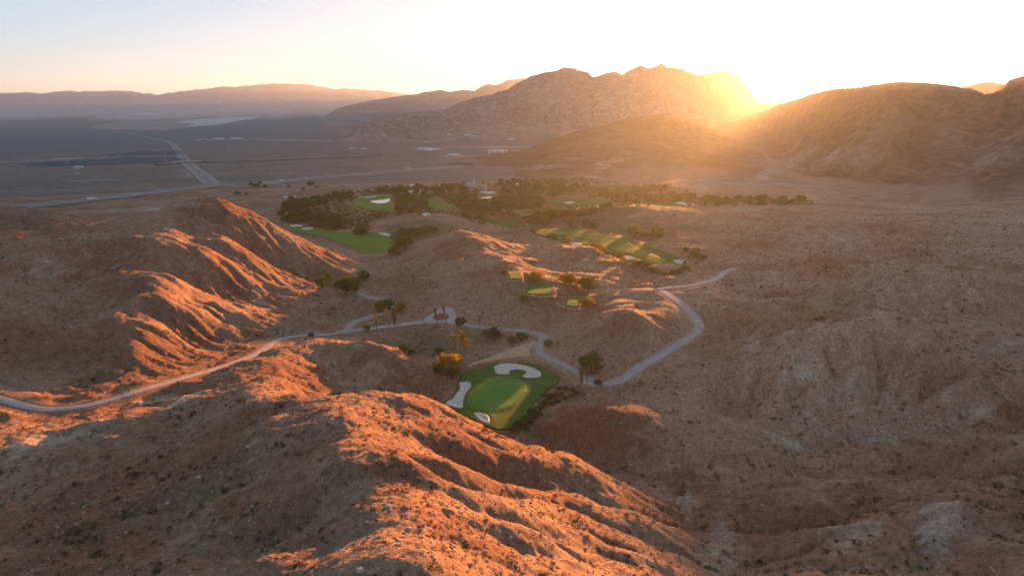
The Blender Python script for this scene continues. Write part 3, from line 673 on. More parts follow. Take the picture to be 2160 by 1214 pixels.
for q in [(820,294,150,2.2,.75),(740,291,90,2,.6),(600,296,60,1.6,.5),(905,316,30,2,.8),(960,329,45,1.6,.6),(1030,310,90,2.2,.5),(960,290,80,1.8,.5),(450,294,40,1,.7),(520,294,60,1,.5),(320,441,60,5,.75),(260,446,50,3.5,.6),(380,432,40,3,.4),(190,380,40,2,.3),(165,356,10,1,.8),(160,366,8,1,.7),(60,340,60,1.2,.5),(150,334,60,1.2,.5),(640,470,10,3,.5),(400,360,26,6,.25),(420,370,30,6,.3),(560,400,60,3,.3)]: splat(PALE, *q)
FNAMES = ['ground', 'plain', 'hill', 'hill', 'mountain', 'mountain', 'mountain', 'mountain', 'mountain']
FLABELS = ['gullied reddish desert ground with ridges around the golf course', 'wide flat scrub plain crossed by the highway', 'large rounded hill under the low sun', 'brown foothill in front of the jagged mountain', 'jagged rocky mountain behind the brown foothill', 'hazy peak just behind the jagged mountain beside the sun', 'small hazy peak showing in the notch of the large rounded hill', 'blue shaded ridge running down from the jagged mountain to the plain', 'pale mountain range along the far edge of the plain']
# the near ground is further told apart into its hills
def hill_region(pxpy):
    return np.array([(PZ(*q)[0], PZ(*q)[1]) for q in pxpy])
NEARH = [
 ('ridge', 'sunlit orange ridge closest to the camera, shaded on one flank', np.array([AR(-400,40,0)[:2],AR(-400,150,0)[:2],AR(0,176,0)[:2],AR(300,212,0)[:2],AR(520,228,0)[:2],AR(640,262,0)[:2],AR(780,262,0)[:2],AR(900,250,0)[:2],AR(955,236,0)[:2],AR(940,215,0)[:2],AR(1000,198,0)[:2],AR(1085,196,0)[:2],AR(1220,178,0)[:2],AR(1370,158,0)[:2],AR(1480,132,0)[:2],AR(1575,112,0)[:2],AR(1700,60,0)[:2],AR(1500,20,0)[:2],AR(0,20,0)[:2]])),
 ('hill', 'brown hill with a rocky peak and sunlit spurs beyond the canyon road', np.array([AR(-500,255,0)[:2],AR(0,246,0)[:2],AR(200,246,0)[:2],AR(300,252,0)[:2],AR(480,272,0)[:2],AR(560,300,0)[:2],AR(640,325,0)[:2],AR(690,360,0)[:2],AR(660,410,0)[:2],AR(720,450,0)[:2],AR(780,480,0)[:2],AR(760,520,0)[:2],AR(640,560,0)[:2],AR(450,590,0)[:2],AR(0,660,0)[:2],AR(-500,640,0)[:2]])),
 ('hill', 'middle hill with a narrow sunlit crest above the turning circle', np.array([AR(860,385,0)[:2],AR(840,420,0)[:2],AR(820,480,0)[:2],AR(850,510,0)[:2],AR(900,545,0)[:2],AR(1000,530,0)[:2],AR(1090,470,0)[:2],AR(1130,420,0)[:2],AR(1120,360,0)[:2],AR(1060,330,0)[:2],AR(1000,345,0)[:2],AR(930,350,0)[:2]])),
]
for k, (nm, lb, P) in enumerate(NEARH):
    m = (FLABEL == 0) & in_poly(X, Y, P); FLABEL[m] = 9 + k
    FNAMES.append(nm); FLABELS.append(lb)
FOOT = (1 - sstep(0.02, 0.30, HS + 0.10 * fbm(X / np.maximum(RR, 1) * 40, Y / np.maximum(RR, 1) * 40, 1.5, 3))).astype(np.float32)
def grid_object(name, label, lab, material):
    i, j = np.meshgrid(np.arange(NAZ), np.arange(NR - 1), indexing='ij'); i2 = (i + 1) % NAZ
    cl = FLABEL[i, j]; m = cl == lab
    q = np.stack([i[m] * NR + j[m], i2[m] * NR + j[m], i2[m] * NR + j[m] + 1, i[m] * NR + j[m] + 1], -1)
    used, inv = np.unique(q.ravel(), return_inverse=True)
    V = np.stack([X, Y, Z], -1).reshape(-1, 3)[used]; Nn = NRM.reshape(-1, 3)[used]
    me = bpy.data.meshes.new(name); nf = len(q)
    me.vertices.add(len(used)); me.vertices.foreach_set('co', V.astype(np.float32).ravel())
    me.loops.add(nf * 4); me.loops.foreach_set('vertex_index', inv.astype(np.int32).ravel())
    me.polygons.add(nf); me.polygons.foreach_set('loop_start', np.arange(0, nf * 4, 4, dtype=np.int32))
    me.update(calc_edges=True); me.polygons.foreach_set('use_smooth', np.ones(nf, bool))
    me.normals_split_custom_set_from_vertices(Nn.astype(np.float32))
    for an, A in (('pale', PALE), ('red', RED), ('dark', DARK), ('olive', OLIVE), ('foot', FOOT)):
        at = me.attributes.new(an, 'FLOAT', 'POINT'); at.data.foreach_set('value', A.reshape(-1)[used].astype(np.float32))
    me.materials.append(material)
    o = bpy.data.objects.new(name, me); COL.objects.link(o); tag(o, label, 'hill' if name == 'hill' else name, kind='structure'); return o
for lab in range(len(FNAMES)):
    if (FLABEL == lab).any():
        grid_object(FNAMES[lab], FLABELS[lab], lab, M['desert'] if lab == 0 or lab >= 9 else M['plain'] if lab == 1 else M['hillrock'] if lab == 2 else M['foothill'] if lab == 3 else M['hazedrock'] if lab == 8 else M['rock'])
print('terrain built', round(time.time() - T0, 1))

# ------------------------------------------------------------------ haze: the air itself
def haze():
    bm = bmesh.new(); bmesh.ops.create_cube(bm, size=1.0)
    me = bpy.data.meshes.new('haze'); bm.to_mesh(me); bm.free()
    o = bpy.data.objects.new('haze', me); COL.objects.link(o)
    top = float(Z.max()) + 40; bot = float(Z.min()) - 1.5
    o.scale = (BV1 - BV0, BU1 - BU0, top - bot); o.rotation_euler = (0, 0, -BOX_AZ)
    um, vm = (BU0 + BU1) / 2, (BV0 + BV1) / 2; ca, sa = math.cos(BOX_AZ), math.sin(BOX_AZ); o.location = (um * sa + vm * ca, um * ca - vm * sa, (top + bot) / 2)
    m = bpy.data.materials.new('haze air'); m.use_nodes = True; nt = m.node_tree; nt.nodes.clear()
    out = nt.nodes.new('ShaderNodeOutputMaterial'); v = nt.nodes.new('ShaderNodeVolumePrincipled')
    v.inputs['Color'].default_value = (0.70, 0.86, 1.0, 1); v.inputs['Density'].default_value = HAZE_D; v.inputs['Anisotropy'].default_value = HAZE_G
    nt.links.new(v.outputs[0], out.inputs['Volume'])
    me.materials.append(m); tag(o, 'thin dusty evening haze filling the whole valley', 'haze', kind='stuff')
HAZE_D, HAZE_G = 3.4e-5, 0.61
haze()

# ------------------------------------------------------------------ sheets laid on the ground
M['asphalt'] = plain_colour('pale worn asphalt', (0.285, 0.262, 0.245), 0.10, 0.35, 0.9, 0.2)
M['concrete'] = plain_colour('concrete drive', (0.315, 0.295, 0.28), 0.14, 0.25, 0.85, 0.25)
M['dirt'] = plain_colour('packed dirt', (0.33, 0.235, 0.165), 0.15, 0.5)
M['highway'] = plain_colour('highway asphalt', (0.20, 0.195, 0.19), 0.10, 0.02, 0.8, 0.3)
M['shoulder'] = plain_colour('graded shoulder', (0.215, 0.185, 0.165), 0.15, 0.03)
M['line'] = plain_colour('road paint', (0.72, 0.70, 0.66), 0.08, 0.4)
M['sand'] = plain_colour('bunker sand', (0.52, 0.47, 0.41), 0.09, 0.5, 0.95, 0.1, 0.05)
M['apron'] = plain_colour('yellow gravel apron', (0.42, 0.285, 0.155), 0.12, 0.3)
M['playa'] = plain_colour('dry lake crust', (0.50, 0.45, 0.40), 0.10, 0.002)
M['playa2'] = plain_colour('dusty lake margin', (0.26, 0.195, 0.16), 0.14, 0.0016)
M['mulch'] = plain_colour('red gravel bed', (0.20, 0.065, 0.038), 0.25, 0.8)
M['green'] = turf('putting green turf', (0.048, 0.170, 0.024), (0.062, 0.200, 0.030), 0.3, (0.32, R(30)))
M['rough'] = turf('mown rough turf', (0.028, 0.088, 0.011), (0.045, 0.120, 0.016), 0.22)
M['fairway'] = turf('fairway turf', (0.085, 0.150, 0.022), (0.105, 0.165, 0.028), 0.06, (0.09, R(-35)))
M['valleyturf'] = turf('valley fairway turf', (0.060, 0.150, 0.014), (0.082, 0.185, 0.020), 0.03)
M['dead'] = turf('faded dry turf', (0.100, 0.092, 0.052), (0.135, 0.112, 0.066), 0.10)
M['tee'] = turf('tee turf', (0.052, 0.145, 0.014), (0.072, 0.170, 0.018), 0.3, (0.6, R(20)))
def water_mat():
    m, nt, b = mat('still pond water'); k = NB(nt); P = k.coords()
    b.inputs['Base Color'].default_value = (0.02, 0.03, 0.028, 1); b.inputs['Roughness'].default_value = 0.04; b.inputs['Specular IOR Level'].default_value = 0.5
    b.inputs['IOR'].default_value = 1.33
    k.bump(k.noise(P, 0.7, 3), 0.05, 0.05, b); return m
M['water'] = water_mat()
def sheet(name, P, zf, material, label, cat, step=None, off=0.05, skirt=0.5, kind='structure', parent=None):
    """a thin slab with a ragged-free outline P, draped on zf(x, y)"""
    P = np.array(P)[:, :2]; n = len(P)
    area = 0.5 * abs(np.sum(P[:, 0] * np.roll(P[:, 1], -1) - np.roll(P[:, 0], -1) * P[:, 1]))
    step = step or max(0.8, math.sqrt(area / 700))
    x0, y0 = P.min(0); x1, y1 = P.max(0)
    qx, qy = np.meshgrid(np.arange(x0, x1, step) + 0.01, np.arange(y0, y1, step) + 0.01); qx, qy = qx.ravel(), qy.ravel()
    d = sdist(qx, qy, P); inn = d > step * 0.35
    pts2 = np.vstack([P, np.column_stack([qx[inn], qy[inn]])])
    vs_, es_, fs_, *_ = delaunay_2d_cdt([Vector(p) for p in pts2], [(i, (i + 1) % n) for i in range(n)], [], 1, 1e-4)
    V = np.array([(v[0], v[1]) for v in vs_]); z = zf(V[:, 0], V[:, 1]) + off
    verts = [(a, b, c) for (a, b), c in zip(V, z)]
    faces = []
    for f in fs_:
        a, b, c = (V[i] for i in f[:3])
        faces.append(f if (b[0] - a[0]) * (c[1] - a[1]) - (b[1] - a[1]) * (c[0] - a[0]) > 0 else f[::-1])
    ring = list(range(n)); base = len(verts)
    ccw = np.sum(P[:, 0] * np.roll(P[:, 1], -1) - np.roll(P[:, 0], -1) * P[:, 1]) > 0
    for i in ring: verts.append((verts[i][0], verts[i][1], verts[i][2] - skirt))
    for i in ring:
        j = (i + 1) % n; f = [base + i, base + j, j, i]; faces.append(f if ccw else f[::-1])
    o = mesh_obj(name, verts, faces, material, parent)
    o.data.polygons.foreach_set('use_smooth', [k < len(fs_) for k in range(len(faces))])
    if parent is None: tag(o, label, cat, kind=kind)
    elif label: o['label'] = label
    return o
def strip(name, C, wd, material, label, cat, off=0.05, edge=0.45, kind='structure', jitter=0.0):
    C = np.array(C); T = np.gradient(C[:, :2], axis=0); T /= np.linalg.norm(T, axis=1, keepdims=True) + 1e-9
    Nn = np.stack([-T[:, 1], T[:, 0]], 1); verts = []; faces = []
    offs = [-0.5, -0.17, 0.17, 0.5]; m = 6
    for i, (c, q) in enumerate(zip(C, Nn)):
        jl, jr = (random.uniform(-jitter, jitter) for _ in range(2))
        row = [c[:2] + q * (wd * o + (jl if o < 0 else jr) * (abs(o) > .4)) for o in offs]
        verts.append((*row[0], c[2] + off - edge)); verts += [(*p, c[2] + off + (0.03 if abs(o) < .3 else 0)) for p, o in zip(row, offs)]; verts.append((*row[-1], c[2] + off - edge))
    for i in range(len(C) - 1):
        for k in range(m - 1): faces.append((i * m + k + 1, i * m + k, (i + 1) * m + k, (i + 1) * m + k + 1))
    o = mesh_obj(name, verts, faces, material); tag(o, label, cat, kind=kind); return o
RL = {'canyon_road': ('canyon_road', 'concrete', 'pale road curving below the left hill and behind the sunlit ridge', 'road'),
      'valley_road': ('valley_road', 'asphalt', 'narrow winding road going up the shaded valley past the dark trees', 'road'),
      'circle_drive': ('drive', 'concrete', 'straight drive leading from the road fork to the turning circle', 'road'),
      'service_road': ('service_road', 'asphalt', 'grey service road from the turning circle round behind the putting green', 'road'),
      'cart_path': ('cart_path', 'concrete', 'wide S-curved cart path climbing round the knoll beside the green', 'path'),
      'upper_path': ('cart_path', 'concrete', 'short upper cart path zigzagging up to the fairway', 'path'),
      'dirt_track': ('dirt_track', 'dirt', 'faint dirt track from the path fork to the lone round tree', 'path')}
for k, (P, wd) in ROADW.items():
    nm, mt, lb, ct = RL[k]; strip(nm, smooth_open(P, 3), wd, M[mt], lb, ct, off=0.05 + 0.012 * list(RL).index(k), jitter=0.06 if k != 'dirt_track' else 0.5)
const = lambda z: (lambda x, y: np.full(np.shape(x), float(z)))
sheet('turning_circle', LAWNS['circle_plaza'][0], const(-102), M['concrete'], 'pale concrete turning circle with a round red bed', 'turning circle', off=0.15)
sheet('planting_bed', flat_poly([(914,669),(919,664),(930,661),(940,662),(946,666),(944,671),(934,674),(922,674)], -101.8), lambda x, y: -102 + 0.35 + 0 * x, M['mulch'], 'oval red gravel bed in the middle of the turning circle', 'flower bed', off=0.1)
# the putting green and its surround
GPY = sum((853,836,808,787,774,767,763,767,780,796,810,822,841,864,885,902,904,892,868)) / 19
B_TOP = tilted([(1042,774),(1055,769),(1075,767),(1097,770),(1117,775),(1132,781),(1141,787),(1140,795),(1127,797),(1112,797),(1102,795),(1106,791),(1111,786),(1106,782),(1092,780),(1077,782),(1074,786),(1075,789),(1060,790),(1047,788),(1044,781)], -99.6, 0.034, GPY)[:, :2]
B_LEFT = tilted([(969,810),(977,807),(989,807),(994,814),(991,822),(982,832),(977,845),(975,860),(963,860),(940,852),(955,842),(962,832),(970,822)], -99.6, 0.034, GPY)[:, :2]
B_LOW = tilted([(1000,872),(1020,874),(1030,879),(1033,886),(1030,892),(1012,887)], -99.6, 0.034, GPY)[:, :2]
PG = tilted([(1020,805),(1035,800),(1060,798),(1085,801),(1105,809),(1112,817),(1110,830),(1097,845),(1080,857),(1055,867),(1030,869),(1007,865),(995,855),(992,842),(1002,825)], -99.6, 0.034, GPY)[:, :2]
def green_z(x, y):
    z = PLANES['green_surround'](x, y) + 0.22 * fbm(np.asarray(x, float), np.asarray(y, float), 16, 2)
    for P in (B_TOP, B_LEFT, B_LOW): z = z - 0.45 * sstep(-0.2, 2.2, sdist(x, y, P)) + 0.22 * np.exp(-((sdist(x, y, P) + 1.0) / 1.1) ** 2)
    z = z + 0.25 * sstep(-1.5, 3.5, sdist(x, y, PG)); return z
sheet('lawn', LAWNS['green_surround'][0], green_z, M['rough'], 'dark green mown lawn around the near putting green', 'lawn', step=0.95, off=0.16, skirt=0.9)
_c = PG.mean(0); FR_ = _c + (PG - _c) * (1 + 1.6 / np.linalg.norm(PG - _c, axis=1, keepdims=True))
sheet('fringe', FR_, green_z, M['tee'], 'lighter mown collar round the near putting green', 'fringe', step=0.95, off=0.19, skirt=0.03)
sheet('putting_green', PG, green_z, M['green'], 'near putting green crossed by bands of sunlight', 'putting green', step=0.95, off=0.225, skirt=0.03)
for P, lb in ((B_TOP, 'large kidney shaped sand bunker behind the near putting green'), (B_LEFT, 'long pale sand bunker beside the ridge, edging the near green'), (B_LOW, 'small sand bunker half hidden by the sunlit ridge, below the near green')):
    sheet('sand_bunker', P, green_z, M['sand'], lb, 'bunker', step=0.9, off=0.30, skirt=0.14)
sheet('gravel_apron', LAWNS['sand_apron'][0], const(-100.6), M['apron'], 'yellow gravel apron between the service road and the lone palms', 'gravel', off=0.10)
for key, nm, lb in (('tee_upper', 'tee', 'smallest and highest tee box, beside the little round bush'), ('tee_middle', 'tee', 'wide middle tee box with tree shadows across it'), ('tee_lower', 'tee', 'slanted lower tee box next to the yellow bush')):
    P, z = LAWNS[key]; sheet('tee_box', P, PLANES[key], M['tee'], lb, 'tee box', step=1.2, off=0.15, skirt=0.9)
LZ = {}
def lawn_sheet(key, name, mt, lb, amp=0.5, wl=40, off=0.12):
    P, z = LAWNS[key]
    def zf(x, y, z=z, amp=amp, wl=wl): return z + amp * np.abs(fbm(np.asarray(x, float), np.asarray(y, float), wl, 2))
    LZ[key] = zf; sheet(name, P, zf, M[mt], lb, 'fairway' if 'fairway' in name else 'lawn', off=off, skirt=1.2)
lawn_sheet('fairway_right', 'rough_lawn', 'rough', 'long curved lawn edging the fairway beyond the tee boxes')
lawn_sheet('fairway_valley', 'fairway', 'valleyturf', 'bright green fairway in the valley between the two hills')
lawn_sheet('pond_lawn', 'lawn', 'valleyturf', 'green lawn around the bright pond')
lawn_sheet('far_lawn_mid', 'fairway', 'valleyturf', 'green fairway patch between the pond trees and the small bunker')
lawn_sheet('far_lawn_left', 'lawn', 'valleyturf', 'small green below the clubhouse mound')
lawn_sheet('far_lawn_low', 'fairway', 'rough', 'shaded fairway end behind the middle hill')
lawn_sheet('far_lawn_right', 'fairway', 'rough', 'fairway among the trees in the middle of the oasis')
lawn_sheet('far_lawn_hill', 'fairway', 'rough', 'fairway under the pale scar at the foot of the brown foothill')
lawn_sheet('far_lawn_east', 'fairway', 'rough', 'fairway below the glowing hill with white bunkers')
lawn_sheet('far_lawn_strip', 'fairway', 'valleyturf', 'thin fairway strip in front of the dense tree belt')
fw = flat_poly([(1150,489),(1211,488),(1285,496),(1318,505),(1346,524),(1405,550),(1374,553),(1322,535),(1276,524),(1257,509),(1220,501),(1174,494)], -103.8)
sheet('fairway', fw, LZ['fairway_right'], M['fairway'], 'light green fairway strip inside the long curved lawn', 'fairway', off=0.22, skirt=0.05)
g2 = flat_poly([(1376,563),(1388,555),(1410,553),(1426,559),(1428,567),(1414,575),(1392,574)], -103.8)
sheet('putting_green', g2, LZ['fairway_right'], M['fairway'], 'putting green at the near end of the long curved fairway', 'putting green', off=0.27, skirt=0.05)
BK = [([(1202,512),(1214,512),(1226,514),(1225,519),(1214,520),(1206,517)], -104, 'fairway_right', 'small white bunker on the lit edge of the long curved fairway'),
      ([(1313,541),(1330,541),(1342,546),(1346,552),(1338,556),(1324,554),(1317,548)], -104, 'fairway_right', 'bright square-edged bunker in front of the long curved fairway'),
      ([(1421,551),(1434,548),(1443,550),(1438,555),(1428,557)], -104, 'fairway_right', 'small bunker behind the end green of the long curved fairway'),
      ([(612,476),(625,474),(638,476),(634,478),(616,479)], -118.2, 'fairway_valley', 'upper thin bunker at the far end of the valley fairway'),
      ([(637,482),(650,480),(661,480),(655,484),(640,485)], -118.2, 'fairway_valley', 'heart shaped bunker at the far end of the valley fairway'),
      ([(798,493),(812,491),(820,494),(838,494),(852,493),(848,498),(830,499),(812,497)], -118.2, 'fairway_valley', 'wide double bunker across the valley fairway'),
      ([(766,416),(780,415),(793,413),(796,414),(786,416),(774,418)], -121, 'pond_lawn', 'thin bunker behind the bright pond'),
      ([(960,439),(972,438),(981,439),(979,443),(970,443)], -121, 'far_lawn_mid', 'small pale bunker at the edge of the tree belt'),
      ([(1012,405),(1026,402),(1040,404),(1046,407),(1030,409)], -122.5, 'far_lawn_left', 'grey bunker on the small green below the clubhouse mound'),
      ([(1188,428),(1204,426),(1212,428),(1200,430)], -121, 'far_lawn_right', 'sliver of bunker in the middle of the oasis trees'),
      ([(1424,428),(1440,426),(1448,430),(1466,432),(1450,434),(1432,431)], -119, 'far_lawn_east', 'white bunker below the glowing hill'),
      ([(1160,455),(1172,453),(1178,455),(1166,457)], -118.5, None, 'tiny bunker beside the track end among the oasis trees')]
for pxp, z, lk, lb in BK:
    P = flat_poly(pxp, z); sheet('sand_bunker', P, LZ[lk] if lk else ground_z, M['sand'], lb, 'bunker', off=0.35, skirt=0.6)
sheet('pond', POND, lambda x, y: LZ['pond_lawn'](x, y) * 0 - 120.6, M['water'], 'bright pond on the far green lawn', 'pond', off=0.15, skirt=0.6)
for pxp, z, lb in (([(804,437),(812,434),(818,432),(817,435),(809,438)], -120.5, 'narrow stream spilling out of the bright pond'), ([(1013,415),(1022,414),(1034,414),(1041,416),(1036,419),(1020,419)], -121.5, 'small white-shining pond below the clubhouse mound'),
                   ([(645,429),(652,428),(657,430),(653,433),(646,433)], -119.5, 'tiny shining pond among the trees by the shelter')):
    P = flat_poly(pxp, z); zc = float(np.max(ground_z(P[:, 0], P[:, 1]))) + 0.25
    sheet('pond', P, const(zc), M['water'], lb, 'pond', off=0.2, skirt=2.5)
# highway, branch road and overpass on the plain
def ground_line(pxpy, lift, n=5, smooth_k=9):
    C = [cast(*q, rmin=700) for q in pxpy]; C = smooth_open([(c.x, c.y, c.z) for c in C], n)
    z = ground_z(C[:, 0], C[:, 1]); k = np.ones(smooth_k) / smooth_k; zp = np.pad(z, smooth_k // 2, mode='edge')
    C[:, 2] = np.convolve(zp, k, 'valid')[:len(z)] + lift; return C
def offset_line(C, o):
    T = np.gradient(C[:, :2], axis=0); T /= np.linalg.norm(T, axis=1, keepdims=True); D = C.copy(); D[:, 0] -= T[:, 1] * o; D[:, 1] += T[:, 0] * o; return D
HW = ground_line([(-160,462),(0,442),(130,429),(270,413),(430,396),(540,387),(640,379),(720,372),(850,361),(930,355),(985,351)], 1.2)
strip('highway_corridor', HW, 46, M['shoulder'], 'graded gravel corridor carrying the highway across the plain', 'road', off=0.0, edge=4)
strip('highway', offset_line(HW, -13), 12, M['highway'], 'nearer carriageway of the highway crossing the plain', 'road', off=0.35)
strip('highway', offset_line(HW, 13), 12, M['highway'], 'farther carriageway of the highway crossing the plain', 'road', off=0.35)
BR = ground_line([(520,388),(470,389),(446,386),(428,372),(410,358),(396,345),(382,328),(368,310),(358,301),(330,294),(270,282),(225,275),(185,269)], 1.4, 6)
strip('branch_road_bed', BR, 32, M['shoulder'], 'pale gravel bed of the road branching off toward the dry lake', 'road', off=0.0, edge=4)
strip('branch_road', offset_line(BR, 9), 10, M['highway'], 'far lane of the branch road running toward the dry lake', 'road', off=0.4)
strip('branch_road', offset_line(BR, -9), 10, M['highway'], 'near lane of the branch road running toward the dry lake', 'road', off=0.4)
OV = ground_line([(330,349),(376,346),(420,344),(560,340),(660,336),(730,333),(800,328)], 4.5)
strip('overpass_road', OV, 16, M['shoulder'], 'straight pale road crossing over the branch road', 'road', off=0.0, edge=5)
FR = ground_line([(190,449),(240,445),(300,441),(350,436),(400,432)], 0.8); strip('frontage_road', FR, 9, M['dirt'], 'dusty track behind the rocky peak below the highway', 'road', off=0.0, edge=3)
for pxp, mt, lb in (([(372,259),(400,254),(440,251),(500,248),(550,246),(540,250),(505,255),(470,262),(430,266),(395,267),(410,262)], 'playa', 'bright dry lake bed on the far plain'),
                    ([(270,241),(310,238.5),(350,238.5),(345,241),(300,242.5)], 'playa', 'thin far dry lake under the mountain range'),
                    ([(190,268),(260,258),(340,253),(420,251),(390,262),(400,270),(330,276),(250,275)], 'playa2', 'dusty pink margin of the dry lake')):
    P = smooth_closed(pxp); P = np.array([cast(*q)[:2] for q in P]); sheet('dry_lake', P, ground_z, M[mt], lb, 'dry lake', off=5.0 if mt == 'playa' else 2.5, skirt=6)
print('sheets', round(time.time() - T0, 1))

# ------------------------------------------------------------------ plant materials
def leaf_mat(name, a, b_, trans=0.35, rough=0.7):
    m = bpy.data.materials.new(name); m.use_nodes = True; nt = m.node_tree; nt.nodes.clear(); k = NB(nt)
    out = k.n('ShaderNodeOutputMaterial'); d = k.n('ShaderNodeBsdfDiffuse'); t = k.n('ShaderNodeBsdfTranslucent'); mx = k.n('ShaderNodeMixShader')
    oi = k.n('ShaderNodeObjectInfo'); P = k.coords(); n1 = k.noise(P, 1.6, 3, 0.6)
    f = k.math('ADD', k.math('MULTIPLY', n1, 0.8), k.math('MULTIPLY', oi.outputs['Random'], 0.5))
    c = k.mix(k.ramp(f, 0.35, 0.85), a, b_); k.link(c, d.inputs[0]); k.link(c, t.inputs[0]); mx.inputs[0].default_value = trans
    k.link(d.outputs[0], mx.inputs[1]); k.link(t.outputs[0], mx.inputs[2]); k.link(mx.outputs[0], out.inputs[0]); return m
M['leaf_dark'] = leaf_mat('dark evergreen leaves', (0.046, 0.100, 0.022), (0.085, 0.155, 0.036), 0.32)
M['leaf_olive'] = leaf_mat('olive leaves', (0.072, 0.115, 0.026), (0.120, 0.165, 0.040), 0.36)
M['leaf_green'] = leaf_mat('fresh green leaves', (0.066, 0.105, 0.024), (0.115, 0.155, 0.038), 0.42)
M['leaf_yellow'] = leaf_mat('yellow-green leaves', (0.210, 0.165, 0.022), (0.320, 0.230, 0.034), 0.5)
M['scrub'] = leaf_mat('dry scrub twigs', (0.052, 0.044, 0.026), (0.105, 0.082, 0.046), 0.15)
M['scrub_pale'] = leaf_mat('pale dry brittlebush', (0.190, 0.140, 0.075), (0.270, 0.200, 0.110), 0.25)
M['frond'] = leaf_mat('palm fronds', (0.110, 0.120, 0.026), (0.200, 0.180, 0.045), 0.50)
M['skirt'] = leaf_mat('dead palm fronds', (0.24, 0.130, 0.050), (0.34, 0.19, 0.080), 0.30)
M['bark'] = plain_colour('bark', (0.10, 0.075, 0.055), 0.25, 2.0)
M['palm_bark'] = plain_colour('palm trunk', (0.30, 0.235, 0.175), 0.2, 3.0)
M['stone'] = plain_colour('pale boulder', (0.36, 0.315, 0.27), 0.2, 1.5, 0.9, 0.2, 0.05)
M['stone_red'] = plain_colour('red-brown stone', (0.26, 0.155, 0.105), 0.25, 1.5, 0.9, 0.2, 0.05)

def tube(verts, faces, pts_, rads, n=6):
    base = len(verts); pts_ = [Vector(p) for p in pts_]
    for i, (p, r) in enumerate(zip(pts_, rads)):
        d = (pts_[min(i + 1, len(pts_) - 1)] - pts_[max(i - 1, 0)]).normalized(); u = d.orthogonal().normalized(); v = d.cross(u)
        for k in range(n):
            a = 2 * math.pi * k / n; verts.append(p + (u * math.cos(a) + v * math.sin(a)) * r)
    for i in range(len(pts_) - 1):
        for k in range(n):
            k2 = (k + 1) % n; faces.append((base + i * n + k, base + i * n + k2, base + (i + 1) * n + k2, base + (i + 1) * n + k))
    faces.append(tuple(base + (len(pts_) - 1) * n + k for k in range(n)))
def leaf_quads(verts, faces, c, n, rad, size, rs, flat=0.7):
    for _ in range(n):
        d = Vector((rs.gauss(0, 1), rs.gauss(0, 1), rs.gauss(0, 1) * flat)); d *= rad * rs.random() ** 0.4 / (d.length + 1e-6)
        p = c + d; u = Vector((rs.gauss(0, 1), rs.gauss(0, 1), rs.gauss(0, .6))).normalized(); v = u.orthogonal().normalized()
        v = (Matrix.Rotation(rs.random() * 6.28, 3, u) @ v); s = size * rs.uniform(0.6, 1.4); b = len(verts)
        verts += [p - u * s * 0.6, p + v * s * 0.35, p + u * s * 0.6, p - v * s * 0.35]; faces.append((b, b + 1, b + 2, b + 3))
def tree_parts(seed, h, w_, kind='round'):
    """trunk with limbs and a crown of leaf clumps; origin at the foot"""
    rs = random.Random(seed); tv, tf = [], []
    th = h * (0.30 if kind != 'bush' else 0.10); r0 = 0.035 * h
    top = Vector((rs.uniform(-.06, .06) * h, rs.uniform(-.06, .06) * h, th))
    tube(tv, tf, [(0, 0, -0.4), (top.x * .3, top.y * .3, th * .5), top], [r0 * 1.3, r0, r0 * .8], 7)
    cc, nl = [], (6 if kind != 'bush' else 8)
    for k in range(nl):
        a = 2 * math.pi * k / nl + rs.uniform(-.4, .4); rr = w_ * 0.5 * rs.uniform(.45, .85); zt = h * rs.uniform(.52, .86)
        e = Vector((math.cos(a) * rr, math.sin(a) * rr, zt)); md = top.lerp(e, .5) + Vector((0, 0, .06 * h))
        tube(tv, tf, [top * .95, md, e], [r0 * .55, r0 * .35, r0 * .12], 5)
    cv, cf_ = [], []
    ncl = 120 if kind != 'bush' else 90
    for k in range(ncl):
        u = rs.random(); a = rs.random() * 6.283; el = math.asin(rs.uniform(-0.85 if kind != 'bush' else -0.15, 1)); q = 0.45 + 0.55 * u ** 0.5
        lob = 1 + 0.22 * math.sin(a * 3 + seed) + 0.12 * math.sin(a * 5 + 2 * seed) + rs.uniform(-.14, .14)
        hz = h * (0.56 if kind != 'bush' else 0.36); hh = h * (0.43 if kind != 'bush' else 0.62)
        c = Vector((math.cos(a) * math.cos(el) * w_ * .5 * q * lob, math.sin(a) * math.cos(el) * w_ * .5 * q * lob, hz + math.sin(el) * hh * q * (1 + rs.uniform(-.15, .1))))
        leaf_quads(cv, cf_, c, 16, w_ * 0.105, w_ * 0.058 + 0.08, rs)
    return (tv, tf), (cv, cf_)
def me_from(name, v, f, material):
    me = bpy.data.meshes.new(name); me.from_pydata([tuple(q) for q in v], [], f); me.update(); me.materials.append(material); return me
TREE_ME = []
for sd, (h, w_, kd) in enumerate([(6.5, 7.0, 'round'), (7.5, 6.4, 'round'), (5.6, 8.0, 'round'), (4.2, 6.5, 'bush'), (6.0, 6.2, 'round'), (3.4, 4.6, 'bush')]):
    (tv, tf), (cv, cf_) = tree_parts(sd + 11, h, w_, kd); TREE_ME.append((me_from('trunk', tv, tf, M['bark']), me_from('crown', cv, cf_, None) if False else (cv, cf_), h, w_))
_crown_cache = {}
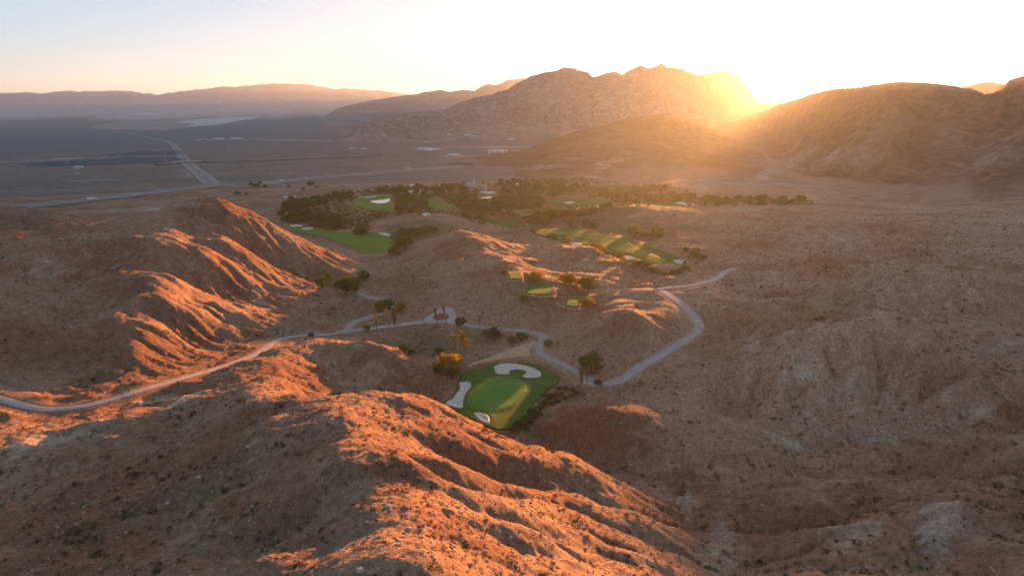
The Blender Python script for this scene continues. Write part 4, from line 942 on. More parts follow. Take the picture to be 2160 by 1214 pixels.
def add_tree(x, y, ti, s, leaf, label, cat='tree', group=None, name='tree', sink=0.0, sz=None, rz=None):
    tm, (cv, cf_), h, w_ = TREE_ME[ti]
    if (ti, leaf) not in _crown_cache: _crown_cache[(ti, leaf)] = me_from('crown', cv, cf_, M[leaf])
    z = gz(x, y) - sink
    e = empty(name, (x, y, z), random.uniform(0, 6.28) if rz is None else rz); e.scale = (s, s, sz or s); tag(e, label, cat, group)
    for nm, me in (('trunk', tm), ('crown', _crown_cache[(ti, leaf)])):
        o = bpy.data.objects.new(nm, me); COL.objects.link(o); o.parent = e
    return e
def tree_px(px, py, hpx, ti, leaf, label, **kw):
    c = cast(px, py, kw.pop('rmin', 0)); d = c.length; h = hpx / F * d
    return add_tree(c.x, c.y, ti, h / TREE_ME[ti][2], leaf, label, **kw)
# ---- trees that stand alone
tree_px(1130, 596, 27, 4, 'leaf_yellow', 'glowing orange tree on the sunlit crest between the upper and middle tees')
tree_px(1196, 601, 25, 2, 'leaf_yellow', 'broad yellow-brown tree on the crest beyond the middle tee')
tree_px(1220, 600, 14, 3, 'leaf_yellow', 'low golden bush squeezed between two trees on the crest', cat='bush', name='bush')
tree_px(1241, 614, 33, 0, 'leaf_green', 'lone round green tree at the end of the dirt track')
tree_px(1064, 581, 12, 5, 'leaf_green', 'small round bush beside the highest tee box', cat='bush', name='bush')
tree_px(1238, 646, 18, 3, 'leaf_yellow', 'yellow bush touching the lower tee box', cat='bush', name='bush')
tree_px(1104, 634, 13, 5, 'leaf_olive', 'olive bush on the slope below the middle tee box', cat='bush', name='bush')
tree_px(680, 606, 24, 0, 'leaf_dark', 'leftmost dark tree of the valley-floor group below the left hill')
tree_px(694, 596, 22, 1, 'leaf_dark', 'dark tree standing just behind the leftmost valley tree')
tree_px(733, 620, 34, 2, 'leaf_dark', 'biggest dark green tree on the shaded valley floor')
tree_px(768, 592, 22, 0, 'leaf_dark', 'dark tree farthest up the shaded valley floor')
tree_px(752, 600, 14, 3, 'leaf_olive', 'olive bush between the biggest valley tree and the farthest one', cat='bush', name='bush')
tree_px(806, 655, 22, 3, 'leaf_dark', 'dark spreading bush inside the bend of the valley road', cat='bush', name='bush')
tree_px(820, 648, 18, 3, 'leaf_dark', 'dark green bush touching the bend of the valley road', cat='bush', name='bush')
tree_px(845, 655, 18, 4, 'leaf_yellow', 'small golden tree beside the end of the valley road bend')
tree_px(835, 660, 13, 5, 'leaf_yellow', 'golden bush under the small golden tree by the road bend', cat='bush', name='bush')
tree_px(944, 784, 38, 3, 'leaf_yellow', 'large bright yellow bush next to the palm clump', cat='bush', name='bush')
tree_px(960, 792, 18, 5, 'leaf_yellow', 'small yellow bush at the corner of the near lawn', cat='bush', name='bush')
tree_px(925, 786, 16, 5, 'leaf_olive', 'olive bush on the ridge side of the large yellow bush', cat='bush', name='bush')
tree_px(1246, 786, 46, 0, 'leaf_dark', 'dark round mesquite tree at the foot of the knoll beside the cart path')
tree_px(1262, 812, 13, 5, 'scrub', 'twiggy bush between the two short palms and the cart path', cat='bush', name='bush')
tree_px(774, 698, 14, 4, 'leaf_olive', 'thin leafless little tree by the start of the drive', name='tree')
tree_px(657, 710, 9, 5, 'scrub', 'bare dark bush at the road edge above the bowl knoll', cat='bush', name='bush')
tree_px(927, 745, 12, 5, 'leaf_dark', 'dark bush at the edge of the faded hollow', cat='bush', name='bush')
tree_px(853, 745, 22, 1, 'leaf_dark', 'slim dark shrub standing between the bowl knoll and the faded hollow', cat='bush', name='bush')
tree_px(868, 748, 12, 5, 'leaf_dark', 'dark bush just right of the slim shrub by the hollow', cat='bush', name='bush')
tree_px(970, 690, 22, 4, 'scrub', 'bare twiggy tree in front of the turning circle')
tree_px(1040, 712, 22, 3, 'scrub', 'brown thicket below the two thin palms', cat='bush', name='bush')
tree_px(1100, 718, 18, 3, 'leaf_olive', 'low olive thicket beside the service road bend', cat='bush', name='bush')
tree_px(1080, 722, 13, 3, 'leaf_olive', 'olive bush left of the thicket at the service road bend', cat='bush', name='bush')
tree_px(1155, 730, 14, 5, 'leaf_olive', 'yellowish bush on the outside of the service road bend', cat='bush', name='bush')
tree_px(765, 494, 26, 4, 'leaf_olive', 'rust-coloured tree on the bank above the valley fairway')
tree_px(758, 497, 16, 3, 'leaf_dark', 'dark bush at the foot of the rust-coloured tree', cat='bush', name='bush')
for i, (px, py, hp, ti) in enumerate([(838, 512, 24, 0), (850, 505, 26, 1), (868, 506, 26, 2), (886, 500, 22, 0), (900, 494, 20, 1), (858, 520, 22, 2), (843, 528, 20, 3), (830, 538, 16, 3), (912, 492, 15, 3)]):
    tree_px(px, py, hp, ti, 'leaf_dark', 'dark dense tree in the thicket at the near end of the valley fairway', group='thicket by the valley fairway', rmin=470)
for px, py, hp, ti, lf, lb in [(1150, 478, 22, 2, 'leaf_olive', 'wide olive tree at the top of the long curved fairway'), (1204, 479, 24, 0, 'leaf_olive', 'brown tree behind the middle of the long curved fairway'), (1236, 479, 20, 1, 'leaf_olive', 'second brown tree behind the long curved fairway'), (1253, 482, 12, 3, 'leaf_olive', 'low bush right of the brown trees behind the long fairway'),
    (1338, 500, 28, 0, 'leaf_olive', 'left one of two big round trees on the slope above the long fairway'), (1384, 510, 32, 1, 'leaf_olive', 'right one of two big round trees on the slope above the long fairway'), (1360, 503, 15, 3, 'leaf_olive', 'low tree between the two big round trees'), (1447, 532, 12, 4, 'leaf_olive', 'small tree above the far bunker of the long fairway'), (1464, 546, 22, 1, 'leaf_olive', 'upright dark tree at the right end of the long fairway'), (1478, 548, 12, 3, 'leaf_olive', 'low bush beside the upright dark tree'), (1470, 534, 12, 4, 'leaf_olive', 'small tree behind the upright dark tree'),
    (1124, 492, 12, 3, 'leaf_olive', 'bush at the far tip of the long curved lawn'), (1165, 505, 12, 3, 'leaf_olive', 'bush on the near side of the long curved lawn tip')]:
    tree_px(px, py, hp, ti, lf, lb, cat='bush' if ti == 3 else 'tree', name='bush' if ti == 3 else 'tree')
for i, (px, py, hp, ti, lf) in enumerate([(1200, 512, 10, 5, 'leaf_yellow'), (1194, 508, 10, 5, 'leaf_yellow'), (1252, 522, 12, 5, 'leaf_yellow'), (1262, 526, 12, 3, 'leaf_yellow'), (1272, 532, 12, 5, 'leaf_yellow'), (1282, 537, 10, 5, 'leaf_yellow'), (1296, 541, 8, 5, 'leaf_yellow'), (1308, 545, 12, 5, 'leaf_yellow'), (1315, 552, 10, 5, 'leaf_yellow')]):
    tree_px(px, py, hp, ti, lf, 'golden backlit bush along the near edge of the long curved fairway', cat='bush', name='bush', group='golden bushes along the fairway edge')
for i, (px, py, hp, ti) in enumerate([(1350, 562, 13, 3), (1362, 566, 13, 3), (1375, 574, 12, 5), (1385, 578, 12, 3), (1402, 582, 10, 5), (1418, 580, 10, 3), (1432, 577, 12, 5), (1445, 570, 12, 3), (1338, 559, 9, 5)]):
    tree_px(px, py, hp, ti, 'leaf_dark' if i % 2 else 'leaf_olive', 'dark bush in the row below the end green of the long fairway', cat='bush', name='bush', group='bushes below the far end green')
# ---- dense dark shrubs in the gully beside the near green
for i, (px, py, hp) in enumerate([(px, py, hp * .62) for px, py, hp in [(1082, 908, 18), (1092, 900, 22), (1104, 894, 22), (1112, 884, 20), (1122, 876, 22), (1096, 888, 14), (1134, 868, 20), (1130, 880, 16), (1144, 860, 20), (1152, 850, 18), (1160, 842, 20), (1170, 838, 18), (1148, 836, 14), (1176, 850, 16), (1164, 856, 16), (1184, 834, 14), (1192, 842, 12), (1090, 915, 12), (1108, 906, 14), (1118, 893, 14), (1140, 876, 12), (1204, 836, 12), (1178, 822, 10), (1192, 822, 12), (1206, 824, 12), (1215, 832, 14)]]):
    tree_px(px, py, hp, (3, 5)[i % 2], ('leaf_dark', 'scrub', 'leaf_olive')[i % 3], 'dense dark bush in the gully along the right edge of the near lawn', cat='bush', name='bush', group='gully bushes beside the near green', rmin=180)
# ---- the oasis: trees set out between the lawns
def on_sheet(x, y):
    a = np.clip(((np.arctan2(x, y) - az_in[0]) / (az_in[1] - az_in[0])).astype(int), 0, NA - 1); b = np.clip(np.interp(np.log(np.hypot(x, y)), LRG, np.arange(NR)).astype(int), 0, NR - 1)
    return SHEET_IN[a, b]
def clear_of(x, y, pad):
    q = np.array([(0, 0), (pad, 0), (-pad, 0), (0, pad), (0, -pad)]); return not on_sheet(x + q[:, 0], y + q[:, 1]).any()
OAS = [  # photo outline of a belt, number of trees, label
 ([(600,430),(740,408),(752,420),(735,432),(700,428),(640,440),(604,445)], 26, 'dark tree in the belt between the white shelter and the pond lawn'),
 ([(590,455),(640,452),(700,455),(745,470),(735,484),(690,486),(640,474),(596,468)], 20, 'dark bushy tree along the far side of the valley fairway'),
 ([(828,405),(900,402),(905,420),(900,440),(860,452),(835,448),(832,425)], 20, 'tree in the dense belt beside the pond lawn'),
 ([(760,405),(830,398),(890,396),(900,403),(830,408),(770,412)], 12, 'small tree in the row behind the pond'),
 ([(905,398),(980,388),(985,402),(1005,410),(1005,425),(960,432),(925,415)], 24, 'tree on the slope below the clubhouse terrace'),
 ([(960,425),(1010,422),(1070,424),(1140,436),(1130,445),(1080,446),(1060,460),(1015,462),(985,445)], 34, 'tree in the thick belt in front of the shining small pond'),
 ([(1050,385),(1130,378),(1240,380),(1235,395),(1200,412),(1130,418),(1060,412),(1055,398)], 44, 'tree in the far belt at the foot of the brown foothill'),
 ([(1060,414),(1150,418),(1150,435),(1090,440),(1055,425)], 20, 'tree in the middle of the oasis'),
 ([(1240,400),(1310,404),(1360,398),(1410,390),(1400,405),(1330,415),(1250,418)], 24, 'hazy tree below the pale scar of the foothill'),
 ([(1290,415),(1400,410),(1480,418),(1560,424),(1540,434),(1450,426),(1300,428)], 28, 'hazy tree along the foot of the glowing hill'),
 ([(1150,450),(1250,445),(1290,440),(1240,452),(1180,462),(1120,470),(1120,458)], 18, 'tree on the near edge of the oasis above the long fairway'),
 ([(1480,420),(1600,420),(1720,424),(1720,432),(1600,434),(1490,430)], 18, 'low tree in the glowing strip under the sun'),
]
rs = random.Random(5); WOOD = []
def inside(px, py, P):
    c = False; n = len(P)
    for i in range(n):
        (xa, ya), (xb, yb) = P[i], P[(i + 1) % n]
        if (ya > py) != (yb > py) and px < (xb - xa) * (py - ya) / (yb - ya) + xa: c = not c
    return c
CN = {'leaf_dark': 'dark', 'leaf_olive': 'olive', 'leaf_green': 'bright green'}
for poly, n, lb in OAS:
    xs, ys = [q[0] for q in poly], [q[1] for q in poly]; k = 0; tries = 0; m = int(n * 2.1); keep_n = int(n * 0.68)
    while k < m and tries < m * 25:
        tries += 1; px, py = rs.uniform(min(xs), max(xs)), rs.uniform(min(ys), max(ys))
        if not inside(px, py, poly): continue
        c = cast(px, py, rmin=500)
        if math.hypot(c.x, c.y) > 2000 or not clear_of(c.x, c.y, 4.5): continue
        ti = rs.choice([0, 1, 2, 2, 3, 4, 0]); sc_ = rs.uniform(0.7, 1.35); k += 1
        if k <= keep_n:
            lf = rs.choice(['leaf_dark', 'leaf_dark', 'leaf_olive', 'leaf_green']); sc_ = max(sc_, 0.9)
            l2 = ('big ' if sc_ > 1.12 else 'smaller ') + CN[lf] + ' ' + ('bush-like tree' if ti == 3 else 'spreading tree' if ti == 2 else 'rounded tree') + lb[lb.index('tree') + 4:]
            add_tree(c.x, c.y, ti, sc_, lf, l2, group=l2, rz=rs.uniform(0, 6.28))
        else: WOOD.append((c.x, c.y, c.z, sc_, rs.randrange(4)))
for i, (px, py, hp) in enumerate([(655, 392, 9), (610, 397, 7), (540, 395, 8), (560, 397, 7), (500, 411, 7), (520, 412, 6), (668, 397, 5), (548, 388, 6), (530, 391, 6), (880, 395, 9), (640, 401, 5)]):
    tree_px(px, py, hp, (3, 0)[i % 2], 'leaf_dark', 'lone dark tree dotted on the flat ground just below the highway', group='trees below the highway', rmin=800)

# ------------------------------------------------------------------ palms
def palm_parts(seed, h, crown_r=1.5, skirt=2.6, fr=30, thin=1.0):
    rs = random.Random(seed); tv, tf = [], []
    n = 9; rad = [0.34 * thin * (1.35 if i == 0 else 1 - 0.45 * i / n) for i in range(n + 1)]
    tube(tv, tf, [(0, 0, -0.5 if i == 0 else h * i / n) for i in range(n + 1)], rad, 8)
    kv, kf = [], []
    for k in range(46):                                    # skirt of dead hanging fronds
        a = rs.random() * 6.283; z = h - rs.random() ** 1.2 * skirt - 0.1; r = 0.22 + 0.55 * crown_r * 0.45 * (1 - (h - z) / (skirt + .6)) + 0.1; L = rs.uniform(0.7, 1.2)
        d = Vector((math.cos(a), math.sin(a), 0)); s = Vector((-d.y, d.x, 0)) * rs.uniform(.12, .22); b = len(kv)
        p = d * r * 0.55 + Vector((0, 0, z)); q = d * (r + 0.15) + Vector((0, 0, z - L))
        kv += [p - s * .4, p + s * .4, q + s, q - s]; kf.append((b, b + 1, b + 2, b + 3))
    fv, ff = [], []
    for k in range(fr):                                    # fan fronds: a stalk and a fan of blades
        a = rs.random() * 6.283; el = rs.uniform(-0.45, 1.35); d = Vector((math.cos(a) * math.cos(el), math.sin(a) * math.cos(el), math.sin(el)))
        o = Vector((0, 0, h)); st = crown_r * rs.uniform(.45, .65); p = o + d * st; up = Vector((0, 0, 1)); sd = d.cross(up)
        sd = sd.normalized() if sd.length > .01 else Vector((1, 0, 0)); nn = sd.cross(d).normalized()
        b = len(fv); fv += [o - sd * .03, o + sd * .03, p + sd * .03, p - sd * .03]; ff.append((b, b + 1, b + 2, b + 3))
        for j in range(7):
            t = (j - 3) / 3 * 1.15; dd = (d * math.cos(t) + sd * math.sin(t)); L = crown_r * rs.uniform(.5, .65) * (1 - .2 * abs(t))
            e = p + dd * L - Vector((0, 0, 0.28 * L)); m_ = p + dd * L * .55 + nn * .03; pr = dd.cross(nn).normalized() * 0.10; b = len(fv)
            fv += [p, m_ + pr, e, m_ - pr]; ff.append((b, b + 1, b + 2, b + 3))
    return (tv, tf), (kv, kf), (fv, ff)
def palm(px, py, tx, ty, label, seed, crown_r=1.5, skirt=2.6, fr=30, thin=1.0, group=None, rmin=0):
    c = cast(px, py, rmin); dist = c.length; up_px = F / dist * math.cos(math.atan2(-c.z, math.hypot(c.x, c.y)))
    h = (py - ty) / up_px * 0.97; lean = (tx - px) / F * dist
    (tv, tf), (kv, kf), (fv, ff) = palm_parts(seed, h, crown_r, skirt, fr, thin)
    def bend(v): return [(p[0] + lean * (max(p[2], 0) / h) ** 1.4, p[1], p[2]) for p in v]
    e = empty('palm_tree', c); tag(e, label, 'palm tree', group)
    mesh_obj('trunk', bend(tv), tf, M['palm_bark'], e, True); mesh_obj('dead_frond_skirt', bend(kv), kf, M['skirt'], e); mesh_obj('crown', bend(fv), ff, M['frond'], e)
palm(971, 764, 957, 712, 'leftmost palm of the clump by the near green, leaning away', 1, 1.7, 3.0)
palm(976, 766, 973, 704, 'tallest upright palm in the middle of the clump by the near green', 2, 1.8, 3.2)
palm(978, 764, 980, 707, 'palm right behind the tallest one in the clump by the near green', 3, 1.7, 3.2)
palm(981, 763, 986, 720, 'shortest palm of the clump by the near green, leaning right', 4, 1.7, 3.2)
palm(795, 705, 795, 670, 'leftmost of three palms along the drive', 5, 1.9, 2.2)
palm(822, 699, 817, 656, 'tallest and middle one of three palms along the drive', 6, 1.5, 2.6)
palm(833, 693, 833, 668, 'rightmost of three palms along the drive', 7, 1.9, 2.8)
palm(921, 684, 919, 654, 'left palm in front of the turning circle with a shaggy skirt', 8, 1.3, 3.2)
palm(942, 686, 936, 646, 'right palm in front of the turning circle with a tall thin trunk', 9, 1.1, 2.2, thin=.8)
palm(1013, 700, 1012, 668, 'shorter one of two thin dull palms beside the service road', 10, 0.9, 1.2, 14, .7)
palm(1025, 696, 1018, 655, 'taller one of two thin dull palms beside the service road', 11, 0.7, 0.8, 10, .6)
palm(1227, 820, 1226, 788, 'short palm with a fat orange skirt at the lawn corner', 12, 1.5, 3.4)
palm(1237, 826, 1238, 779, 'taller green palm next to the fat-skirted palm', 13, 1.6, 1.2)
for i, (px, py, ty) in enumerate([(1332, 400, 386), (1340, 402, 387), (1368, 400, 385), (1374, 401, 386), (1190, 397, 384), (1200, 398, 385), (1208, 397, 383), (1172, 396, 384), (1112, 404, 392), (1095, 400, 389), (1436, 553, 533), (1452, 556, 538)]):
    palm(px, py, px, ty, 'tall thin palm rising from the oasis tree belts' if i < 10 else 'slim palm at the right end of the long curved fairway', 20 + i, 1.8 if i < 10 else 1.2, 2.0, 12, group='oasis palms' if i < 10 else 'palms at the end of the long fairway', rmin=400)
print('trees', round(time.time() - T0, 1))

# ------------------------------------------------------------------ scrub and stones scattered on the hills
def shrub_mesh(seed, r, h, leafs, material, name='desert_shrub'):
    rs = random.Random(seed); v, f = [], []
    for k in range(7):
        a = rs.random() * 6.283; e = Vector((math.cos(a) * r * rs.uniform(.5, .9), math.sin(a) * r * rs.uniform(.5, .9), h * rs.uniform(.6, .95)))
        s = Vector((-math.sin(a), math.cos(a), 0)) * 0.02; b = len(v); v += [Vector((0, 0, -.1)) - s, Vector((0, 0, -.1)) + s, e + s, e - s]; f.append((b, b + 1, b + 2, b + 3))
    for k in range(leafs // 8):
        a = rs.random() * 6.283; q = math.sqrt(rs.random()) * rs.uniform(.6, 1.0); c = Vector((math.cos(a) * r * q, math.sin(a) * r * q, h * rs.uniform(.25, 1.0) * (1 - .45 * q * q)))
        leaf_quads(v, f, c, 8, r * .22, r * .17, rs)
    return me_from(name, v, f, material)
SHRUBS = [shrub_mesh(1, 0.8, 0.9, 150, M['scrub']), shrub_mesh(2, 1.0, 0.8, 170, M['scrub']), shrub_mesh(3, 0.6, 0.55, 110, M['scrub_pale']), shrub_mesh(4, 0.75, 0.7, 130, M['leaf_olive'])]
def stone_mesh(seed, material, name='stone', sub=1, flat=0.7):
    rs = random.Random(seed); bm = bmesh.new(); bmesh.ops.create_icosphere(bm, subdivisions=sub, radius=1.0)
    ax = Vector((rs.uniform(.8, 1.25), rs.uniform(.7, 1.1), rs.uniform(.5, .8)))
    for vv in bm.verts:
        p = vv.co.normalized(); d = 1 + 0.22 * math.sin(p.x * 3.1 + seed) * math.cos(p.y * 2.7 + seed * 2) + rs.uniform(-.14, .14)
        vv.co = Vector((p.x * ax.x, p.y * ax.y, p.z * ax.z * flat)) * d
    me = bpy.data.meshes.new(name); bm.to_mesh(me); bm.free(); me.materials.append(material); return me
STONES = [stone_mesh(1, M['stone_red']), stone_mesh(2, M['stone_red']), stone_mesh(3, M['stone'])]
# candidate positions, evenly spread over the view
N = 62000
aa = rng.uniform(R(-41), R(41), N); rr_ = np.exp(rng.uniform(math.log(56), math.log(1150), N)); keepm = rng.random(N) < np.clip((rr_ / 420) ** 1.3, 0.05, 1)
aa, rr_ = aa[keepm], rr_[keepm]; sx, sy = rr_ * np.sin(aa), rr_ * np.cos(aa)
ai = np.clip(((aa - az_in[0]) / (az_in[1] - az_in[0])).astype(int), 0, NA - 1); ri = np.clip(np.interp(np.log(rr_), LRG, np.arange(NR)).astype(int), 0, NR - 1)
free = ~SHEET_IN[ai, ri]
clump = fbm(sx, sy, 26, 3) + 0.5 * fbm(sx + 90, sy, 90, 2)
chan = bil(ACC, (sy - EY0) / EC, (sx - EX0) / EC) * ((np.abs(sx) < 420) & (sy < 650))
free &= (clump > -0.1) | (rng.random(len(sx)) < 0.2) | (chan > 3.2)
free &= (PALE[ai, ri] < 0.5) | (rng.random(len(sx)) < 0.3)
sx, sy, rr_, ai, ri = sx[free], sy[free], rr_[free], ai[free], ri[free]
chan = bil(ACC, (sy - EY0) / EC, (sx - EX0) / EC) * ((np.abs(sx) < 420) & (sy < 650)); wet = np.maximum(OLIVE[ai, ri], 0.7 * sstep(2.8, 4.5, chan)); sc = rng.lognormal(-0.75, 0.45, len(sx)) * (0.85 + 0.9 * wet); sc = sc * np.where(sx > 0.32 * sy, 1.35, 1.0); sc = np.clip(sc, 0.18, 1.8)
sz_ = ground_z(sx, sy)
# visible from the viewpoint?
vis = np.zeros(len(sx), bool)
cm = np.maximum.accumulate(TANZ, axis=1)
vis = (sz_ / rr_) >= cm[ai, np.maximum(ri - 1, 0)] - 0.002
pyx = sc / rr_ * vis
order = np.argsort(-pyx); ind = order[:300]; rest = np.ones(len(sx), bool); rest[ind] = False
kindi = rng.choice(4, len(sx), p=[.42, .26, .16, .16])
REG = [('ridge', 'dark desert shrub on the sunlit flank of the near ridge'), ('shade', 'dark desert shrub on the shaded flank of the near ridge'), ('right', 'dark desert shrub on the brown slopes at the right'), ('gully', 'dark desert shrub in or beside the dry wash')]
washP = np.array([PZ(*q) for q in [(1220,962,-100),(1300,995,-99),(1370,1020,-97),(1430,1060,-95),(1480,1120,-93),(1530,1180,-90),(1575,1230,-88)]])
crestP = np.array([PZ(*q) for q in LINES[0]])
for i in ind:
    o = bpy.data.objects.new('desert_shrub', SHRUBS[kindi[i]]); COL.objects.link(o); o.location = (sx[i], sy[i], sz_[i] - 0.05); s = sc[i]; o.scale = (s, s, s * random.uniform(.8, 1.1)); o.rotation_euler = (0, 0, random.uniform(0, 6.28))
    dw = polyline_d(sx[i:i + 1], sy[i:i + 1], washP)[0][0]; a = math.atan2(sx[i], sy[i]); lab = FLABEL[ai[i], ri[i]]
    if dw < 8: k = 3
    elif lab == 9:
        j = int(np.argmin(np.hypot(crestP[:, 0] - sx[i], crestP[:, 1] - sy[i]))); k = 0 if sx[i] > crestP[j, 0] else 1
    else: k = 2
    l2 = ('large ' if s > .75 else 'mid-sized ' if s > .5 else 'small ') + ('upright dark', 'broad dark', 'pale dry', 'olive')[kindi[i]] + REG[k][1][4:]; tag(o, l2, 'shrub', l2)
def scatter(name, P, S, K, meshes, label, cat):
    n = len(P); me = bpy.data.meshes.new(name); me.vertices.add(n); me.vertices.foreach_set('co', np.asarray(P, np.float32).ravel())
    for an, A, ty in (('size', S, 'FLOAT'), ('spin', rng.uniform(0, 6.28, n), 'FLOAT'), ('pick', K, 'INT')):
        at = me.attributes.new(an, ty, 'POINT'); at.data.foreach_set('value', np.asarray(A, np.float32 if ty == 'FLOAT' else np.int32))
    o = bpy.data.objects.new(name, me); COL.objects.link(o); tag(o, label, cat, kind='stuff')
    ng = bpy.data.node_groups.new(name, 'GeometryNodeTree'); ng.interface.new_socket('Geometry', in_out='INPUT', socket_type='NodeSocketGeometry'); ng.interface.new_socket('Geometry', in_out='OUTPUT', socket_type='NodeSocketGeometry')
    A = ng.nodes.new; L = ng.links.new; gi, go = A('NodeGroupInput'), A('NodeGroupOutput'); ip = A('GeometryNodeInstanceOnPoints'); g2i = A('GeometryNodeJoinGeometry')
    m2p = A('GeometryNodeMeshToPoints'); L(gi.outputs[0], m2p.inputs[0])
    for s_o in reversed(meshes):
        oi = A('GeometryNodeObjectInfo'); oi.inputs['Object'].default_value = s_o; oi.inputs['As Instance'].default_value = True; L(oi.outputs['Geometry'], g2i.inputs[0])
    def na(nm, ty):
        q = A('GeometryNodeInputNamedAttribute'); q.data_type = ty; q.inputs['Name'].default_value = nm; return q.outputs[0]
    L(m2p.outputs[0], ip.inputs['Points']); L(g2i.outputs[0], ip.inputs['Instance']); ip.inputs['Pick Instance'].default_value = True
    L(na('pick', 'INT'), ip.inputs['Instance Index']); L(na('size', 'FLOAT'), ip.inputs['Scale'])
    cx = A('ShaderNodeCombineXYZ'); L(na('spin', 'FLOAT'), cx.inputs[2]); L(cx.outputs[0], ip.inputs['Rotation']); L(ip.outputs[0], go.inputs[0])
    md = o.modifiers.new('scatter', 'NODES'); md.node_group = ng; return o
def src(me, name):
    return bpy.data.objects.new(name, me)
SRC = [src(m, 'shrub_source') for m in SHRUBS]; SRS = [src(m, 'stone_source') for m in STONES]
scatter('scrub', np.column_stack([sx[rest], sy[rest], sz_[rest] - 0.05]), sc[rest], kindi[rest], SRC, 'countless small desert shrubs dotted over all the hills', 'scrub')
# low green growth filling the oasis between its trees
gp, gsz = [], []
for poly, n, lb in OAS:
    P = np.array(poly, float); c0 = P.mean(0); P = (c0 + (P - c0) * 1.08).tolist(); xs, ys = [q[0] for q in P], [q[1] for q in P]; k = 0
    while k < n * 9:
        px, py = rs.uniform(min(xs), max(xs)), rs.uniform(min(ys), max(ys))
        if not inside(px, py, P): continue
        k += 1; c = cast(px, py, rmin=500)
        if math.hypot(c.x, c.y) < 2000 and clear_of(c.x, c.y, 1.5): gp.append((c.x, c.y, c.z - .1)); gsz.append(rs.uniform(1.2, 3.6))
BIG = [(596,432),(700,405),(800,396),(900,392),(990,386),(1060,382),(1130,376),(1240,378),(1330,386),(1420,392),(1500,414),(1600,418),(1720,424),(1715,434),(1600,436),(1480,436),(1380,434),(1290,440),(1230,456),(1130,474),(1060,486),(1000,470),(940,450),(860,456),(800,462),(760,478),(700,488),(640,474),(592,470)]
k = 0
while k < 2600:
    px, py = rs.uniform(592, 1720), rs.uniform(376, 488)
    if not inside(px, py, BIG): continue
    k += 1; c = cast(px, py, rmin=520)
    if math.hypot(c.x, c.y) < 1500 and clear_of(c.x, c.y, 1.5): gp.append((c.x, c.y, c.z - .1)); gsz.append(rs.choice((1.3, 2.0, 2.8, 4.0)) * rs.uniform(.8, 1.25))
def whole_tree(ti, leaf):
    tm, (cv, cf_), h, w_ = TREE_ME[ti]; bm = bmesh.new(); bm.from_mesh(tm); bm.from_mesh(_crown_cache.setdefault((ti, leaf), me_from('crown', cv, cf_, M[leaf])))
    nt_ = len(tm.polygons); bm.faces.ensure_lookup_table()
    for i, fc in enumerate(bm.faces): fc.material_index = 0 if i < nt_ else 1
    me = bpy.data.meshes.new('tree_source'); bm.to_mesh(me); bm.free(); me.materials.append(M['bark']); me.materials.append(M[leaf]); return me
Wd = np.array(WOOD); scatter('woodland', Wd[:, :3], Wd[:, 3], Wd[:, 4].astype(int), [src(whole_tree(t, l), 'tree_source') for t, l in ((0, 'leaf_dark'), (2, 'leaf_olive'), (1, 'leaf_dark'), (4, 'leaf_green'))], 'mass of further trees filling the oasis belts', 'woodland')
GSH = [shrub_mesh(11, 0.8, 0.8, 190, M['leaf_dark']), shrub_mesh(12, 0.9, 0.7, 190, M['leaf_olive']), shrub_mesh(13, 0.8, 0.7, 190, M['leaf_green'])]
scatter('undergrowth', np.array(gp), np.array(gsz), rng.choice(3, len(gp)), [src(m, 'growth_source') for m in GSH], 'low green growth between the oasis trees', 'undergrowth')
# stones: thick on the ridge crests and red knolls
N = 90000
aa = rng.uniform(R(-40), R(40), N); rr_ = np.exp(rng.uniform(math.log(58), math.log(420), N)); kp = rng.random(N) < np.clip(rr_ / 190, 0.25, 1); aa, rr_ = aa[kp], rr_[kp]
x, y = rr_ * np.sin(aa), rr_ * np.cos(aa); ai = np.clip(((aa - az_in[0]) / (az_in[1] - az_in[0])).astype(int), 0, NA - 1); ri = np.clip(np.interp(np.log(rr_), LRG, np.arange(NR)).astype(int), 0, NR - 1)
dens = 0.22 + 0.9 * RED[ai, ri] + 0.5 * DARK[ai, ri] + 0.35 * (FLABEL[ai, ri] == 9) + 0.5 * fbm(x, y, 18, 3)
ok = (~SHEET_IN[ai, ri]) & (rng.random(len(x)) < dens)
x, y = x[ok], y[ok]
scatter('gravel', np.column_stack([x, y, ground_z(x, y)]), np.clip(rng.lognormal(-2.0, 0.5, len(x)), 0.05, 0.6), rng.choice(3, len(x), p=[.5, .35, .15]), SRS, 'loose stones scattered over the ridges and knolls', 'stones')
# boulders that edge the tee boxes and the lawn
BLD = [stone_mesh(20 + i, M['stone'], 'boulder', 2) for i in range(4)]
def boulder_line(pxs, n, lab, grp, smin=.45, smax=.9):
    C = smooth_open([(*q, 0) for q in pxs], 12); s = np.linspace(0, len(C) - 1, n)
    for k in s:
        q = C[int(k)]; c = cast(q[0] + random.uniform(-1.5, 1.5), q[1] + random.uniform(-.8, .8))
        o = bpy.data.objects.new('boulder', random.choice(BLD)); COL.objects.link(o); sz = random.uniform(smin, smax); o.scale = (sz, sz, sz); o.location = (c.x, c.y, c.z + .1); o.rotation_euler = (0, 0, random.uniform(0, 6)); tag(o, lab, 'boulder', grp)
boulder_line([(1072, 592), (1086, 593), (1102, 590)], 9, 'pale boulder in the row below the highest tee box', 'boulders below the highest tee')
boulder_line([(1104, 623), (1125, 624), (1145, 626), (1165, 624)], 16, 'pale boulder in the row below the middle tee box', 'boulders below the middle tee', .5, 1.0)
boulder_line([(1176, 640), (1190, 648), (1208, 652), (1226, 652)], 14, 'pale boulder round the lower tee box', 'boulders round the lower tee')
boulder_line([(990, 773), (1040, 757), (1080, 757), (1130, 757), (1165, 770), (1200, 790)], 34, 'pale boulder along the bank behind the near lawn', 'boulders behind the near lawn', .3, .6)
